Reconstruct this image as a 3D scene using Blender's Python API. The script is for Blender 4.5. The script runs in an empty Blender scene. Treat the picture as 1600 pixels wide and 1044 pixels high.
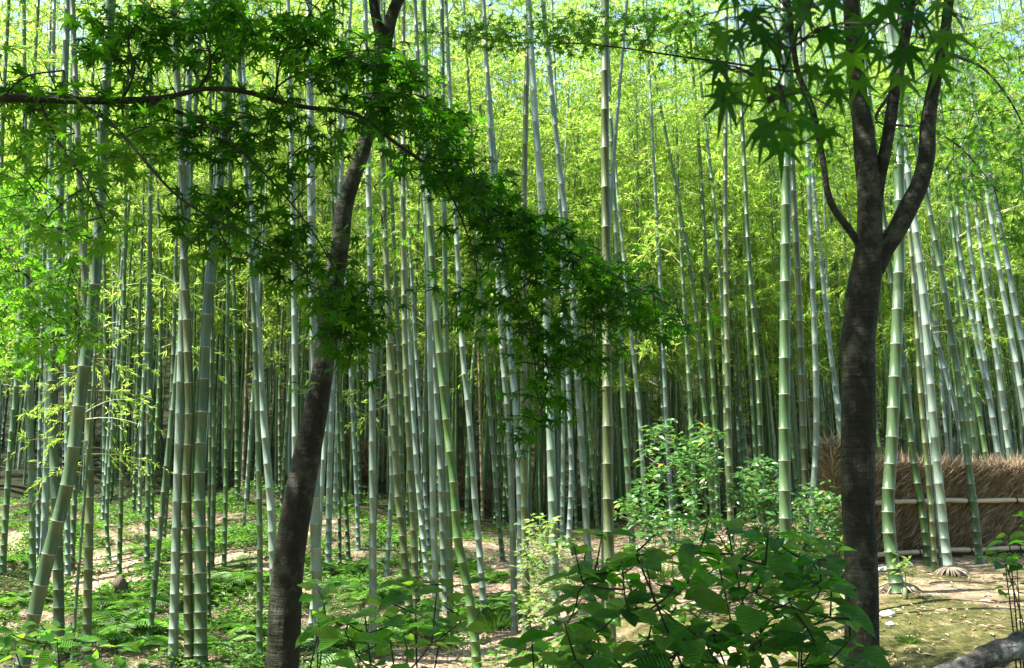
import bpy, math, random
import numpy as np
from mathutils import Vector, Matrix

SC = bpy.context.scene
COL = SC.collection
random.seed(7)
RNG = np.random.default_rng(7)

# ------------------------------------------------------------------ camera
F = 1537.0                     # focal length in photograph pixels (1600 wide)
PITCH = math.radians(7.5)
CAMZ = 1.6
cam_d = bpy.data.cameras.new('camera')
cam_d.sensor_width = 36.0
cam_d.lens = 36.0 * F / 1600.0
cam_d.clip_start = 0.05
cam_d.clip_end = 2000
cam_d.dof.use_dof = True
cam_d.dof.focus_distance = 11.0
cam_d.dof.aperture_fstop = 14.0
cam = bpy.data.objects.new('camera', cam_d)
cam.location = (0, 0, CAMZ)
cam.rotation_euler = (math.pi / 2 + PITCH, 0, 0)
COL.objects.link(cam)
SC.camera = cam

# ------------------------------------------------------------------ light
SUN_EL, SUN_AZ = math.radians(56), math.radians(-99)   # azimuth from +Y, clockwise positive
w = bpy.data.worlds.new('World')
SC.world = w
w.use_nodes = True
nt = w.node_tree
bg = nt.nodes['Background']
sky = nt.nodes.new('ShaderNodeTexSky')
sky.sky_type = 'NISHITA'
sky.sun_disc = False
sky.sun_elevation = SUN_EL
sky.sun_rotation = SUN_AZ
nt.links.new(sky.outputs['Color'], bg.inputs['Color'])
bg.inputs['Strength'].default_value = 0.10
sd = bpy.data.lights.new('sun', 'SUN')
sd.energy = 5.0
sd.angle = math.radians(0.53)
sd.color = (1.0, 0.95, 0.86)
sun = bpy.data.objects.new('sun', sd)
SUNV = Vector((math.sin(SUN_AZ) * math.cos(SUN_EL), math.cos(SUN_AZ) * math.cos(SUN_EL), math.sin(SUN_EL)))
sun.rotation_euler = (-SUNV).to_track_quat('-Z', 'Y').to_euler()
sun.location = SUNV * 50
COL.objects.link(sun)
SC.view_settings.view_transform = 'Standard'
SC.view_settings.look = 'None'
SC.view_settings.gamma = 1.0
SC.view_settings.use_curve_mapping = False
SC.view_settings.exposure = 2.3
cy = SC.cycles
cy.max_bounces = 8
cy.diffuse_bounces = 6
cy.glossy_bounces = 2
cy.transmission_bounces = 5
cy.use_denoising = True
cy.sample_clamp_indirect = 6.0
cy.caustics_reflective = False
cy.caustics_refractive = False

# ------------------------------------------------------------------ helpers
def S(v, a, b):
    t = np.clip((np.asarray(v, float) - a) / (b - a), 0, 1)
    return t * t * (3 - 2 * t)

def H(x, y):
    x = np.asarray(x, float); y = np.asarray(y, float)
    z = 0.38 * S(x, 1.2, 4.0) * S(y, 5.0, 8.5) * (1 - 0.4 * S(y, 17, 24))
    z = z - 0.72 * np.exp(-((y - 10.3) / 3.4) ** 2) * (1 - S(x, -0.8, 1.8))
    z = z + (1 - S(x, -5, 1)) * (0.55 * S(y, 13, 22) + 1.5 * S(y, 22, 36))
    z = z + 0.22 * np.exp(-((x + 2.0) / 1.3) ** 2 - ((y - 12.2) / 1.1) ** 2)
    z = z + 0.36 * np.clip(y - 33, 0, 60) * S(y, 33, 44) + 10 * S(y, 90, 160)
    lf = 1 - S(x, -2.5, 0.5)
    z = z + lf * (0.19 * np.sin(x * 1.1 + 0.6 * y) * np.sin(0.9 * y - 0.5 * x + 1) + 0.09 * np.sin(2.3 * x - y) * np.sin(1.9 * y + 0.6 * x))
    n = (np.sin(x * 1.7 + 0.4 * y) * np.sin(y * 1.3 - 0.7 * x) * 0.05
         + np.sin(x * 3.9 + 1.3) * np.sin(y * 4.3 + x) * 0.022
         + np.sin(x * 7.7 - 2.1 * y) * np.sin(y * 8.3 + 0.9 * x) * 0.010)
    return z + n * (1 - S(np.abs(y), 60, 90))

def Hf(x, y):
    return float(H(x, y))

CP, SP = math.cos(PITCH), math.sin(PITCH)
def ray(px, py):
    a = (px - 800.0) / F; b = (522.0 - py) / F
    return np.array([a, CP - b * SP, SP + b * CP])

def at(px, py, Y):
    d = ray(px, py)
    return np.array([0, 0, CAMZ]) + d * (Y / d[1])

def ground_hit(px, py, ymax=60):
    d = ray(px, py)
    Y = 2.0
    while Y < ymax:
        p = at(px, py, Y)
        if p[2] <= Hf(p[0], p[1]):
            return Y
        Y += 0.05
    return None

def proj(P):
    P = np.asarray(P, float).reshape(-1, 3) - np.array([0, 0, CAMZ])
    zc = P[:, 1] * CP + P[:, 2] * SP
    yc = -P[:, 1] * SP + P[:, 2] * CP
    zc = np.where(np.abs(zc) < 1e-6, 1e-6, zc)
    return 800 + F * P[:, 0] / zc, 522 - F * yc / zc, zc

def link(o, parent=None):
    COL.objects.link(o)
    if parent is not None:
        o.parent = parent
    return o

def tag(o, label=None, cat=None, group=None, kind=None):
    if label: o['label'] = label
    if cat: o['category'] = cat
    if group: o['group'] = group
    if kind: o['kind'] = kind
    return o

def empty(name, loc, label, cat, group=None):
    o = bpy.data.objects.new(name, None)
    o.location = Vector([float(v) for v in loc])
    o.empty_display_size = 0.2
    COL.objects.link(o)
    return tag(o, label, cat, group)

def mesh(name, V, faces, mats, midx=None, smooth=True, uv=None):
    """V (n,3); faces: list of int arrays (k,3) or (k,4), midx: matching list of ints or arrays"""
    V = np.asarray(V, np.float32)
    me = bpy.data.meshes.new(name)
    faces = [np.asarray(f, np.int32) for f in faces if len(f)]
    me.vertices.add(len(V))
    me.vertices.foreach_set('co', V.ravel())
    loops = np.concatenate([f.ravel() for f in faces])
    tot = np.concatenate([np.full(len(f), f.shape[1], np.int32) for f in faces])
    start = np.concatenate([[0], np.cumsum(tot)[:-1]]).astype(np.int32)
    me.loops.add(len(loops))
    me.loops.foreach_set('vertex_index', loops)
    me.polygons.add(len(tot))
    me.polygons.foreach_set('loop_start', start)
    me.polygons.foreach_set('loop_total', tot)
    for m in (mats if isinstance(mats, (list, tuple)) else [mats]):
        me.materials.append(m)
    if midx is not None:
        mi = np.concatenate([np.broadcast_to(np.asarray(m, np.int32), (len(f),)) for f, m in zip(faces, midx)])
        me.polygons.foreach_set('material_index', mi.astype(np.int32))
    me.polygons.foreach_set('use_smooth', np.full(len(tot), bool(smooth)))
    if uv is not None:
        l = me.uv_layers.new(name='UVMap')
        l.data.foreach_set('uv', np.asarray(uv, np.float32)[loops].ravel())
    me.update(calc_edges=True)
    me.validate()
    return me

def obj(name, me, parent=None, loc=None):
    o = bpy.data.objects.new(name, me)
    if loc is not None: o.location = Vector([float(v) for v in loc])
    return link(o, parent)

def tube(P, R, n=8, cap=True, squash=None):
    """swept tube; returns V, quads, tris"""
    P = np.asarray(P, float); R = np.broadcast_to(np.asarray(R, float), (len(P),))
    T = np.gradient(P, axis=0)
    T /= np.maximum(np.linalg.norm(T, axis=1, keepdims=True), 1e-9)
    u = np.cross(T[0], [0.0, 1.0, 0.13])
    if np.linalg.norm(u) < 1e-3: u = np.cross(T[0], [1.0, 0, 0])
    u /= np.linalg.norm(u)
    U = []
    for t in T:
        u = u - t * (u @ t); u = u / np.linalg.norm(u); U.append(u)
    U = np.array(U); W = np.cross(T, U)
    a = np.arange(n) * 2 * math.pi / n
    rr = R[:, None, None]
    V = P[:, None, :] + rr * (np.cos(a)[None, :, None] * U[:, None, :] + np.sin(a)[None, :, None] * W[:, None, :])
    m = len(P)
    i = np.arange(m - 1)[:, None] * n; j = np.arange(n)[None, :]; k = (j + 1) % n
    Q = np.stack([i + j, i + k, i + n + k, i + n + j], -1).reshape(-1, 4)
    V = V.reshape(-1, 3)
    Tr = np.zeros((0, 3), int)
    if cap:
        V = np.vstack([V, P[0], P[-1]])
        c0, c1 = m * n, m * n + 1
        jj = np.arange(n); kk = (jj + 1) % n
        Tr = np.vstack([np.stack([np.full(n, c0), kk, jj], -1), np.stack([np.full(n, c1), (m - 1) * n + jj, (m - 1) * n + kk], -1)])
    return V, Q, Tr

class Bag:
    """collects tubes and leaves into one mesh with material slots"""
    def __init__(s): s.V = []; s.Q = []; s.T = []; s.qm = []; s.tm = []; s.n = 0
    def add(s, V, Q=None, T=None, m=0):
        V = np.asarray(V, float)
        if Q is not None and len(Q): s.Q.append(np.asarray(Q) + s.n); s.qm.append(np.full(len(Q), m))
        if T is not None and len(T): s.T.append(np.asarray(T) + s.n); s.tm.append(np.full(len(T), m))
        s.V.append(V); s.n += len(V)
    def tube(s, P, R, n=6, m=0, cap=True):
        V, Q, T = tube(P, R, n, cap); s.add(V, Q, T, m)
    def mesh(s, name, mats, smooth=True, offset=(0, 0, 0)):
        V = np.vstack(s.V) - np.asarray(offset, float)
        fs = []; mi = []
        if s.Q: fs.append(np.vstack(s.Q)); mi.append(np.concatenate(s.qm))
        if s.T: fs.append(np.vstack(s.T)); mi.append(np.concatenate(s.tm))
        return mesh(name, V, fs, mats, mi, smooth)

def catmull(P, per=6):
    P = np.asarray(P, float)
    if len(P) < 3:
        t = np.linspace(0, 1, per + 1)[:, None]
        return P[0] * (1 - t) + P[-1] * t
    E = np.vstack([2 * P[0] - P[1], P, 2 * P[-1] - P[-2]])
    out = []
    for i in range(1, len(E) - 2):
        p0, p1, p2, p3 = E[i - 1:i + 3]
        for t in np.arange(per) / per:
            out.append(0.5 * (2 * p1 + (p2 - p0) * t + (2 * p0 - 5 * p1 + 4 * p2 - p3) * t * t + (3 * p1 - p0 - 3 * p2 + p3) * t ** 3))
    out.append(E[-2])
    return np.array(out)

# ------------------------------------------------------------------ materials
def newmat(name):
    m = bpy.data.materials.new(name); m.use_nodes = True
    n = m.node_tree.nodes; n.clear()
    out = n.new('ShaderNodeOutputMaterial')
    return m, m.node_tree, n, m.node_tree.links, out

def ramp(n, stops, interp='LINEAR'):
    r = n.new('ShaderNodeValToRGB'); r.color_ramp.interpolation = interp
    e = r.color_ramp.elements
    while len(e) < len(stops): e.new(0.5)
    for el, (p, c) in zip(e, stops):
        el.position = p; el.color = (*c, 1)
    return r

def leaf_mat(name, cols, trans, mix=0.45, rough=0.42, spec=0.35, vein=False):
    """cols: list of (pos, rgb) picked at random leaf by leaf; trans: multiplier giving transmitted tint"""
    m, t, n, l, out = newmat(name)
    geo = n.new('ShaderNodeNewGeometry'); oi = n.new('ShaderNodeObjectInfo')
    ad = n.new('ShaderNodeMath'); ad.operation = 'ADD'
    l.new(geo.outputs['Random Per Island'], ad.inputs[0]); l.new(oi.outputs['Random'], ad.inputs[1])
    fr = n.new('ShaderNodeMath'); fr.operation = 'FRACT'; l.new(ad.outputs[0], fr.inputs[0])
    r = ramp(n, cols); l.new(fr.outputs[0], r.inputs[0])
    col = r.outputs[0]
    tc = n.new('ShaderNodeTexCoord')
    no = n.new('ShaderNodeTexNoise'); no.inputs['Scale'].default_value = 9.0; no.inputs['Detail'].default_value = 4
    l.new(tc.outputs['Object'], no.inputs['Vector'])
    hv = n.new('ShaderNodeHueSaturation'); l.new(col, hv.inputs['Color'])
    mr = n.new('ShaderNodeMapRange'); mr.inputs['To Min'].default_value = 0.75; mr.inputs['To Max'].default_value = 1.25
    l.new(no.outputs['Fac'], mr.inputs['Value'])
    mo = n.new('ShaderNodeMapRange'); mo.inputs['To Min'].default_value = 0.72; mo.inputs['To Max'].default_value = 1.22; l.new(oi.outputs['Random'], mo.inputs['Value'])
    mv = n.new('ShaderNodeMath'); mv.operation = 'MULTIPLY'; l.new(mr.outputs[0], mv.inputs[0]); l.new(mo.outputs[0], mv.inputs[1]); l.new(mv.outputs[0], hv.inputs['Value'])
    col = hv.outputs[0]
    p = n.new('ShaderNodeBsdfPrincipled'); p.inputs['Roughness'].default_value = rough
    p.inputs['Specular IOR Level'].default_value = spec
    l.new(col, p.inputs['Base Color'])
    tr = n.new('ShaderNodeBsdfTranslucent')
    mu = n.new('ShaderNodeMix'); mu.data_type = 'RGBA'; mu.blend_type = 'MULTIPLY'; mu.inputs[0].default_value = 1.0
    l.new(col, mu.inputs[6]); mu.inputs[7].default_value = (*trans, 1)
    l.new(mu.outputs[2], tr.inputs['Color'])
    if vein:
        sx = n.new('ShaderNodeSeparateXYZ'); l.new(tc.outputs['Object'], sx.inputs[0])
        ab = n.new('ShaderNodeMath'); ab.operation = 'ABSOLUTE'; l.new(sx.outputs[0], ab.inputs[0])
        mm = n.new('ShaderNodeMath'); mm.operation = 'MULTIPLY_ADD'; mm.inputs[1].default_value = -0.9
        l.new(ab.outputs[0], mm.inputs[0]); l.new(sx.outputs[1], mm.inputs[2])
        sc = n.new('ShaderNodeMath'); sc.operation = 'MULTIPLY'; sc.inputs[1].default_value = 62.0; l.new(mm.outputs[0], sc.inputs[0])
        sn = n.new('ShaderNodeMath'); sn.operation = 'SINE'; l.new(sc.outputs[0], sn.inputs[0])
        bp = n.new('ShaderNodeBump'); bp.inputs['Strength'].default_value = 0.55; bp.inputs['Distance'].default_value = 0.02
        l.new(sn.outputs[0], bp.inputs['Height']); l.new(bp.outputs[0], p.inputs['Normal'])
    mx = n.new('ShaderNodeMixShader'); mx.inputs[0].default_value = mix
    l.new(p.outputs[0], mx.inputs[1]); l.new(tr.outputs[0], mx.inputs[2]); l.new(mx.outputs[0], out.inputs[0])
    return m

M = {}
M['bamboo_leaf'] = leaf_mat('bamboo_leaf', [(0.0, (0.092, 0.165, 0.028)), (0.45, (0.130, 0.212, 0.038)), (0.85, (0.172, 0.245, 0.054)), (0.97, (0.20, 0.23, 0.07)), (1.0, (0.27, 0.21, 0.07))], (3.5, 3.4, 2.3), 0.57, 0.42, 0.45)
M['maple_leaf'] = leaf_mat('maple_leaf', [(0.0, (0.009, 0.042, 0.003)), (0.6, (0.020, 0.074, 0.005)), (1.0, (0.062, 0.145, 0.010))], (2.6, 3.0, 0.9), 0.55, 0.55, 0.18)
M['maple_leaf_lit'] = leaf_mat('maple_leaf_lit', [(0.0, (0.04, 0.125, 0.010)), (0.6, (0.06, 0.165, 0.012)), (1.0, (0.09, 0.195, 0.016))], (2.6, 2.6, 1.2), 0.5, 0.45, 0.3)  # brighter copy of the maple leaf, sunlight put into its colour
M['hydrangea_leaf'] = leaf_mat('hydrangea_leaf', [(0.0, (0.024, 0.105, 0.009)), (0.5, (0.058, 0.175, 0.016)), (0.9, (0.12, 0.24, 0.024)), (1.0, (0.16, 0.24, 0.04))], (2.3, 2.7, 0.8), 0.5, 0.36, 0.35, vein=True)
M['shrub_leaf'] = leaf_mat('shrub_leaf', [(0.0, (0.034, 0.105, 0.020)), (0.6, (0.055, 0.145, 0.032)), (0.95, (0.09, 0.18, 0.04)), (0.985, (0.26, 0.20, 0.02)), (1.0, (0.26, 0.18, 0.02))], (1.8, 2.0, 0.9), 0.35, 0.3, 0.6)
M['pale_leaf'] = leaf_mat('pale_leaf', [(0.0, (0.08, 0.16, 0.03)), (0.6, (0.13, 0.21, 0.05)), (1.0, (0.22, 0.24, 0.10))], (2.2, 2.2, 1.4), 0.45, 0.4, 0.4)
M['fern'] = leaf_mat('fern', [(0.0, (0.05, 0.14, 0.02)), (0.7, (0.09, 0.195, 0.03)), (1.0, (0.13, 0.22, 0.04))], (2.0, 2.2, 1.2), 0.4, 0.5, 0.3)
M['litter'] = leaf_mat('litter', [(0.0, (0.22, 0.15, 0.09)), (0.5, (0.36, 0.27, 0.17)), (0.9, (0.5, 0.40, 0.28)), (1.0, (0.58, 0.5, 0.38))], (0.5, 0.4, 0.3), 0.1, 0.6, 0.3)

def culm_mat(name, c1, c2, bloom, rough=0.38):
    m, t, n, l, out = newmat(name)
    uv = n.new('ShaderNodeUVMap'); sx = n.new('ShaderNodeSeparateXYZ'); l.new(uv.outputs[0], sx.inputs[0])
    fr = n.new('ShaderNodeMath'); fr.operation = 'FRACT'; l.new(sx.outputs[1], fr.inputs[0])
    fl = n.new('ShaderNodeMath'); fl.operation = 'FLOOR'; l.new(sx.outputs[1], fl.inputs[0])
    oi = n.new('ShaderNodeObjectInfo')
    cb = n.new('ShaderNodeCombineXYZ'); l.new(fl.outputs[0], cb.inputs[0]); l.new(oi.outputs['Random'], cb.inputs[1])
    wn = n.new('ShaderNodeTexWhiteNoise'); wn.noise_dimensions = '3D'; l.new(cb.outputs[0], wn.inputs['Vector'])
    tc = n.new('ShaderNodeTexCoord')
    mp = n.new('ShaderNodeMapping'); mp.inputs['Scale'].default_value = (22, 22, 1.6); l.new(tc.outputs['Object'], mp.inputs['Vector'])
    ns = n.new('ShaderNodeTexNoise'); ns.inputs['Scale'].default_value = 1.0; ns.inputs['Detail'].default_value = 5; l.new(mp.outputs[0], ns.inputs['Vector'])
    nb = n.new('ShaderNodeTexNoise'); nb.inputs['Scale'].default_value = 3.0; nb.inputs['Detail'].default_value = 6; nb.inputs['Roughness'].default_value = 0.7; l.new(tc.outputs['Object'], nb.inputs['Vector'])
    a = n.new('ShaderNodeMath'); a.operation = 'ADD'; l.new(ns.outputs['Fac'], a.inputs[0]); l.new(wn.outputs['Value'], a.inputs[1])
    b = n.new('ShaderNodeMath'); b.operation = 'MULTIPLY_ADD'; b.inputs[1].default_value = 0.42; b.inputs[2].default_value = 0.0; l.new(a.outputs[0], b.inputs[0])
    r = ramp(n, [(0.15, c1), (0.75, c2)]); l.new(b.outputs[0], r.inputs[0])
    rb = ramp(n, [(0.0, (0, 0, 0)), (0.62, (0.0, 0.0, 0.0)), (0.90, (0.28, 0.28, 0.28)), (1.0, (0.6, 0.6, 0.6))]); l.new(fr.outputs[0], rb.inputs[0])
    mb = n.new('ShaderNodeMath'); mb.operation = 'MULTIPLY'; l.new(rb.outputs[0], mb.inputs[0]); l.new(ns.outputs['Fac'], mb.inputs[1])
    mx = n.new('ShaderNodeMix'); mx.data_type = 'RGBA'; l.new(mb.outputs[0], mx.inputs[0]); l.new(r.outputs[0], mx.inputs[6]); mx.inputs[7].default_value = (*bloom, 1)
    # old grey lichen blotches
    rl = ramp(n, [(0.55, (0, 0, 0)), (0.70, (0.55, 0.55, 0.55))]); l.new(nb.outputs['Fac'], rl.inputs[0])
    m2 = n.new('ShaderNodeMix'); m2.data_type = 'RGBA'; l.new(rl.outputs[0], m2.inputs[0]); l.new(mx.outputs[2], m2.inputs[6]); m2.inputs[7].default_value = (bloom[0] * 0.8, bloom[1] * 0.8, bloom[2] * 0.75, 1)
    hv = n.new('ShaderNodeHueSaturation'); l.new(m2.outputs[2], hv.inputs['Color'])
    mr = n.new('ShaderNodeMapRange'); mr.inputs['To Min'].default_value = 0.75; mr.inputs['To Max'].default_value = 1.25; l.new(oi.outputs['Random'], mr.inputs['Value']); l.new(mr.outputs[0], hv.inputs['Value'])
    p = n.new('ShaderNodeBsdfPrincipled'); p.inputs['Roughness'].default_value = rough; p.inputs['Specular IOR Level'].default_value = 0.45
    l.new(hv.outputs[0], p.inputs['Base Color'])
    bp = n.new('ShaderNodeBump'); bp.inputs['Strength'].default_value = 0.12; bp.inputs['Distance'].default_value = 0.01
    l.new(ns.outputs['Fac'], bp.inputs['Height']); l.new(bp.outputs[0], p.inputs['Normal'])
    l.new(p.outputs[0], out.inputs[0])
    return m

TONES = {
    'P': culm_mat('culm_pale', (0.078, 0.122, 0.086), (0.165, 0.214, 0.165), (0.30, 0.345, 0.30)),
    'B': culm_mat('culm_blue', (0.058, 0.098, 0.080), (0.130, 0.180, 0.158), (0.26, 0.31, 0.285)),
    'G': culm_mat('culm_green', (0.028, 0.066, 0.022), (0.070, 0.122, 0.050), (0.165, 0.215, 0.145)),
    'O': culm_mat('culm_olive', (0.040, 0.060, 0.015), (0.090, 0.114, 0.043), (0.18, 0.205, 0.12)),
    'D': culm_mat('culm_dark', (0.020, 0.055, 0.010), (0.048, 0.095, 0.020), (0.15, 0.20, 0.10)),
}
TONES['T'] = culm_mat('culm_dead', (0.14, 0.105, 0.06), (0.26, 0.21, 0.13), (0.36, 0.32, 0.24), 0.6)
def plain(name, c, rough=0.6, c2=None, scale=8, bump=0.0, stretch=None):
    m, t, n, l, out = newmat(name)
    p = n.new('ShaderNodeBsdfPrincipled'); p.inputs['Roughness'].default_value = rough
    tc = n.new('ShaderNodeTexCoord'); no = n.new('ShaderNodeTexNoise'); no.inputs['Scale'].default_value = scale; no.inputs['Detail'].default_value = 6
    if stretch:
        mp = n.new('ShaderNodeMapping'); mp.inputs['Scale'].default_value = stretch; l.new(tc.outputs['Object'], mp.inputs['Vector']); l.new(mp.outputs[0], no.inputs['Vector'])
    else:
        l.new(tc.outputs['Object'], no.inputs['Vector'])
    r = ramp(n, [(0.3, c), (0.7, c2 or c)]); l.new(no.outputs['Fac'], r.inputs[0]); l.new(r.outputs[0], p.inputs['Base Color'])
    if bump:
        b = n.new('ShaderNodeBump'); b.inputs['Strength'].default_value = bump; b.inputs['Distance'].default_value = 0.02
        l.new(no.outputs['Fac'], b.inputs['Height']); l.new(b.outputs[0], p.inputs['Normal'])
    l.new(p.outputs[0], out.inputs[0])
    return m
M['root'] = plain('root_collar', (0.12, 0.09, 0.06), 0.9, (0.27, 0.23, 0.17), 16, 0.5)
M['node_ring'] = plain('node_ring', (0.16, 0.19, 0.13), 0.6, (0.33, 0.35, 0.28), 12)
M['node_line'] = plain('node_line', (0.05, 0.07, 0.035), 0.7, (0.10, 0.12, 0.06), 12)
M['twig'] = plain('bamboo_twig', (0.16, 0.19, 0.06), 0.5, (0.26, 0.25, 0.11), 6)
M['maple_twig'] = plain('maple_twig', (0.007, 0.005, 0.004), 0.8, (0.016, 0.012, 0.008), 14)
M['green_stem'] = plain('green_stem', (0.06, 0.10, 0.03), 0.6, (0.10, 0.10, 0.05), 9)
M['rail'] = plain('dry_bamboo_rail', (0.30, 0.23, 0.14), 0.45, (0.46, 0.38, 0.25), 7, 0.1, (2, 14, 14))
M['tie'] = plain('dark_tie', (0.02, 0.016, 0.012), 0.8)
M['brush'] = leaf_mat('brushwood_twig', [(0.0, (0.21, 0.15, 0.085)), (0.5, (0.45, 0.33, 0.205)), (0.9, (0.58, 0.455, 0.31)), (1.0, (0.68, 0.57, 0.43))], (0.5, 0.4, 0.3), 0.05, 0.7, 0.2)
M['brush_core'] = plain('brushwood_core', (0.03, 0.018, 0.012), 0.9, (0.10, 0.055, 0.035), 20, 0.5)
M['stone'] = plain('pale_stone', (0.34, 0.33, 0.31), 0.8, (0.52, 0.50, 0.46), 7, 0.5)
M['stump'] = plain('dead_stump', (0.05, 0.035, 0.025), 0.9, (0.12, 0.08, 0.055), 14, 0.6)

def bark_mat(name, c1, c2, lichen, moss, lich_amt=0.6, moss_amt=0.5):
    m, t, n, l, out = newmat(name)
    tc = n.new('ShaderNodeTexCoord')
    mp = n.new('ShaderNodeMapping'); mp.inputs['Scale'].default_value = (1, 1, 0.35); l.new(tc.outputs['Object'], mp.inputs['Vector'])
    n1 = n.new('ShaderNodeTexNoise'); n1.inputs['Scale'].default_value = 26; n1.inputs['Detail'].default_value = 8; n1.inputs['Roughness'].default_value = 0.65; l.new(mp.outputs[0], n1.inputs['Vector'])
    mh = n.new('ShaderNodeMapping'); mh.inputs['Scale'].default_value = (5, 5, 42); l.new(tc.outputs['Object'], mh.inputs['Vector'])
    n4 = n.new('ShaderNodeTexNoise'); n4.inputs['Scale'].default_value = 1.0; n4.inputs['Detail'].default_value = 4; l.new(mh.outputs[0], n4.inputs['Vector'])
    n2 = n.new('ShaderNodeTexNoise'); n2.inputs['Scale'].default_value = 5.5; n2.inputs['Detail'].default_value = 7; n2.inputs['Roughness'].default_value = 0.7; l.new(tc.outputs['Object'], n2.inputs['Vector'])
    n3 = n.new('ShaderNodeTexNoise'); n3.inputs['Scale'].default_value = 3.0; n3.inputs['Detail'].default_value = 6; l.new(tc.outputs['Generated'], n3.inputs['Vector'])
    r = ramp(n, [(0.3, c1), (0.72, c2)]); l.new(n1.outputs['Fac'], r.inputs[0])
    rl = ramp(n, [(0.50, (0, 0, 0)), (0.60, (lich_amt,) * 3)]); l.new(n2.outputs['Fac'], rl.inputs[0])
    x = n.new('ShaderNodeMix'); x.data_type = 'RGBA'; l.new(rl.outputs[0], x.inputs[0]); l.new(r.outputs[0], x.inputs[6]); x.inputs[7].default_value = (*lichen, 1)
    rm = ramp(n, [(0.45, (0, 0, 0)), (0.65, (moss_amt,) * 3)]); l.new(n3.outputs['Fac'], rm.inputs[0])
    y = n.new('ShaderNodeMix'); y.data_type = 'RGBA'; l.new(rm.outputs[0], y.inputs[0]); l.new(x.outputs[2], y.inputs[6]); y.inputs[7].default_value = (*moss, 1)
    p = n.new('ShaderNodeBsdfPrincipled'); p.inputs['Roughness'].default_value = 0.8; p.inputs['Specular IOR Level'].default_value = 0.3
    l.new(y.outputs[2], p.inputs['Base Color'])
    s = n.new('ShaderNodeMath'); s.operation = 'MULTIPLY_ADD'; s.inputs[1].default_value = 0.6; l.new(n4.outputs['Fac'], s.inputs[0]); l.new(n1.outputs['Fac'], s.inputs[2])
    b = n.new('ShaderNodeBump'); b.inputs['Strength'].default_value = 1.0; b.inputs['Distance'].default_value = 0.03
    l.new(s.outputs[0], b.inputs['Height']); l.new(b.outputs[0], p.inputs['Normal'])
    l.new(p.outputs[0], out.inputs[0])
    return m
M['bark'] = bark_mat('maple_bark', (0.005, 0.004, 0.0025), (0.022, 0.018, 0.011), (0.09, 0.09, 0.07), (0.016, 0.023, 0.004), 0.55, 0.75)
M['log_bark'] = bark_mat('log_bark', (0.012, 0.011, 0.012), (0.085, 0.08, 0.08), (0.30, 0.30, 0.29), (0.05, 0.06, 0.02), 0.8, 0.3)

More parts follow.
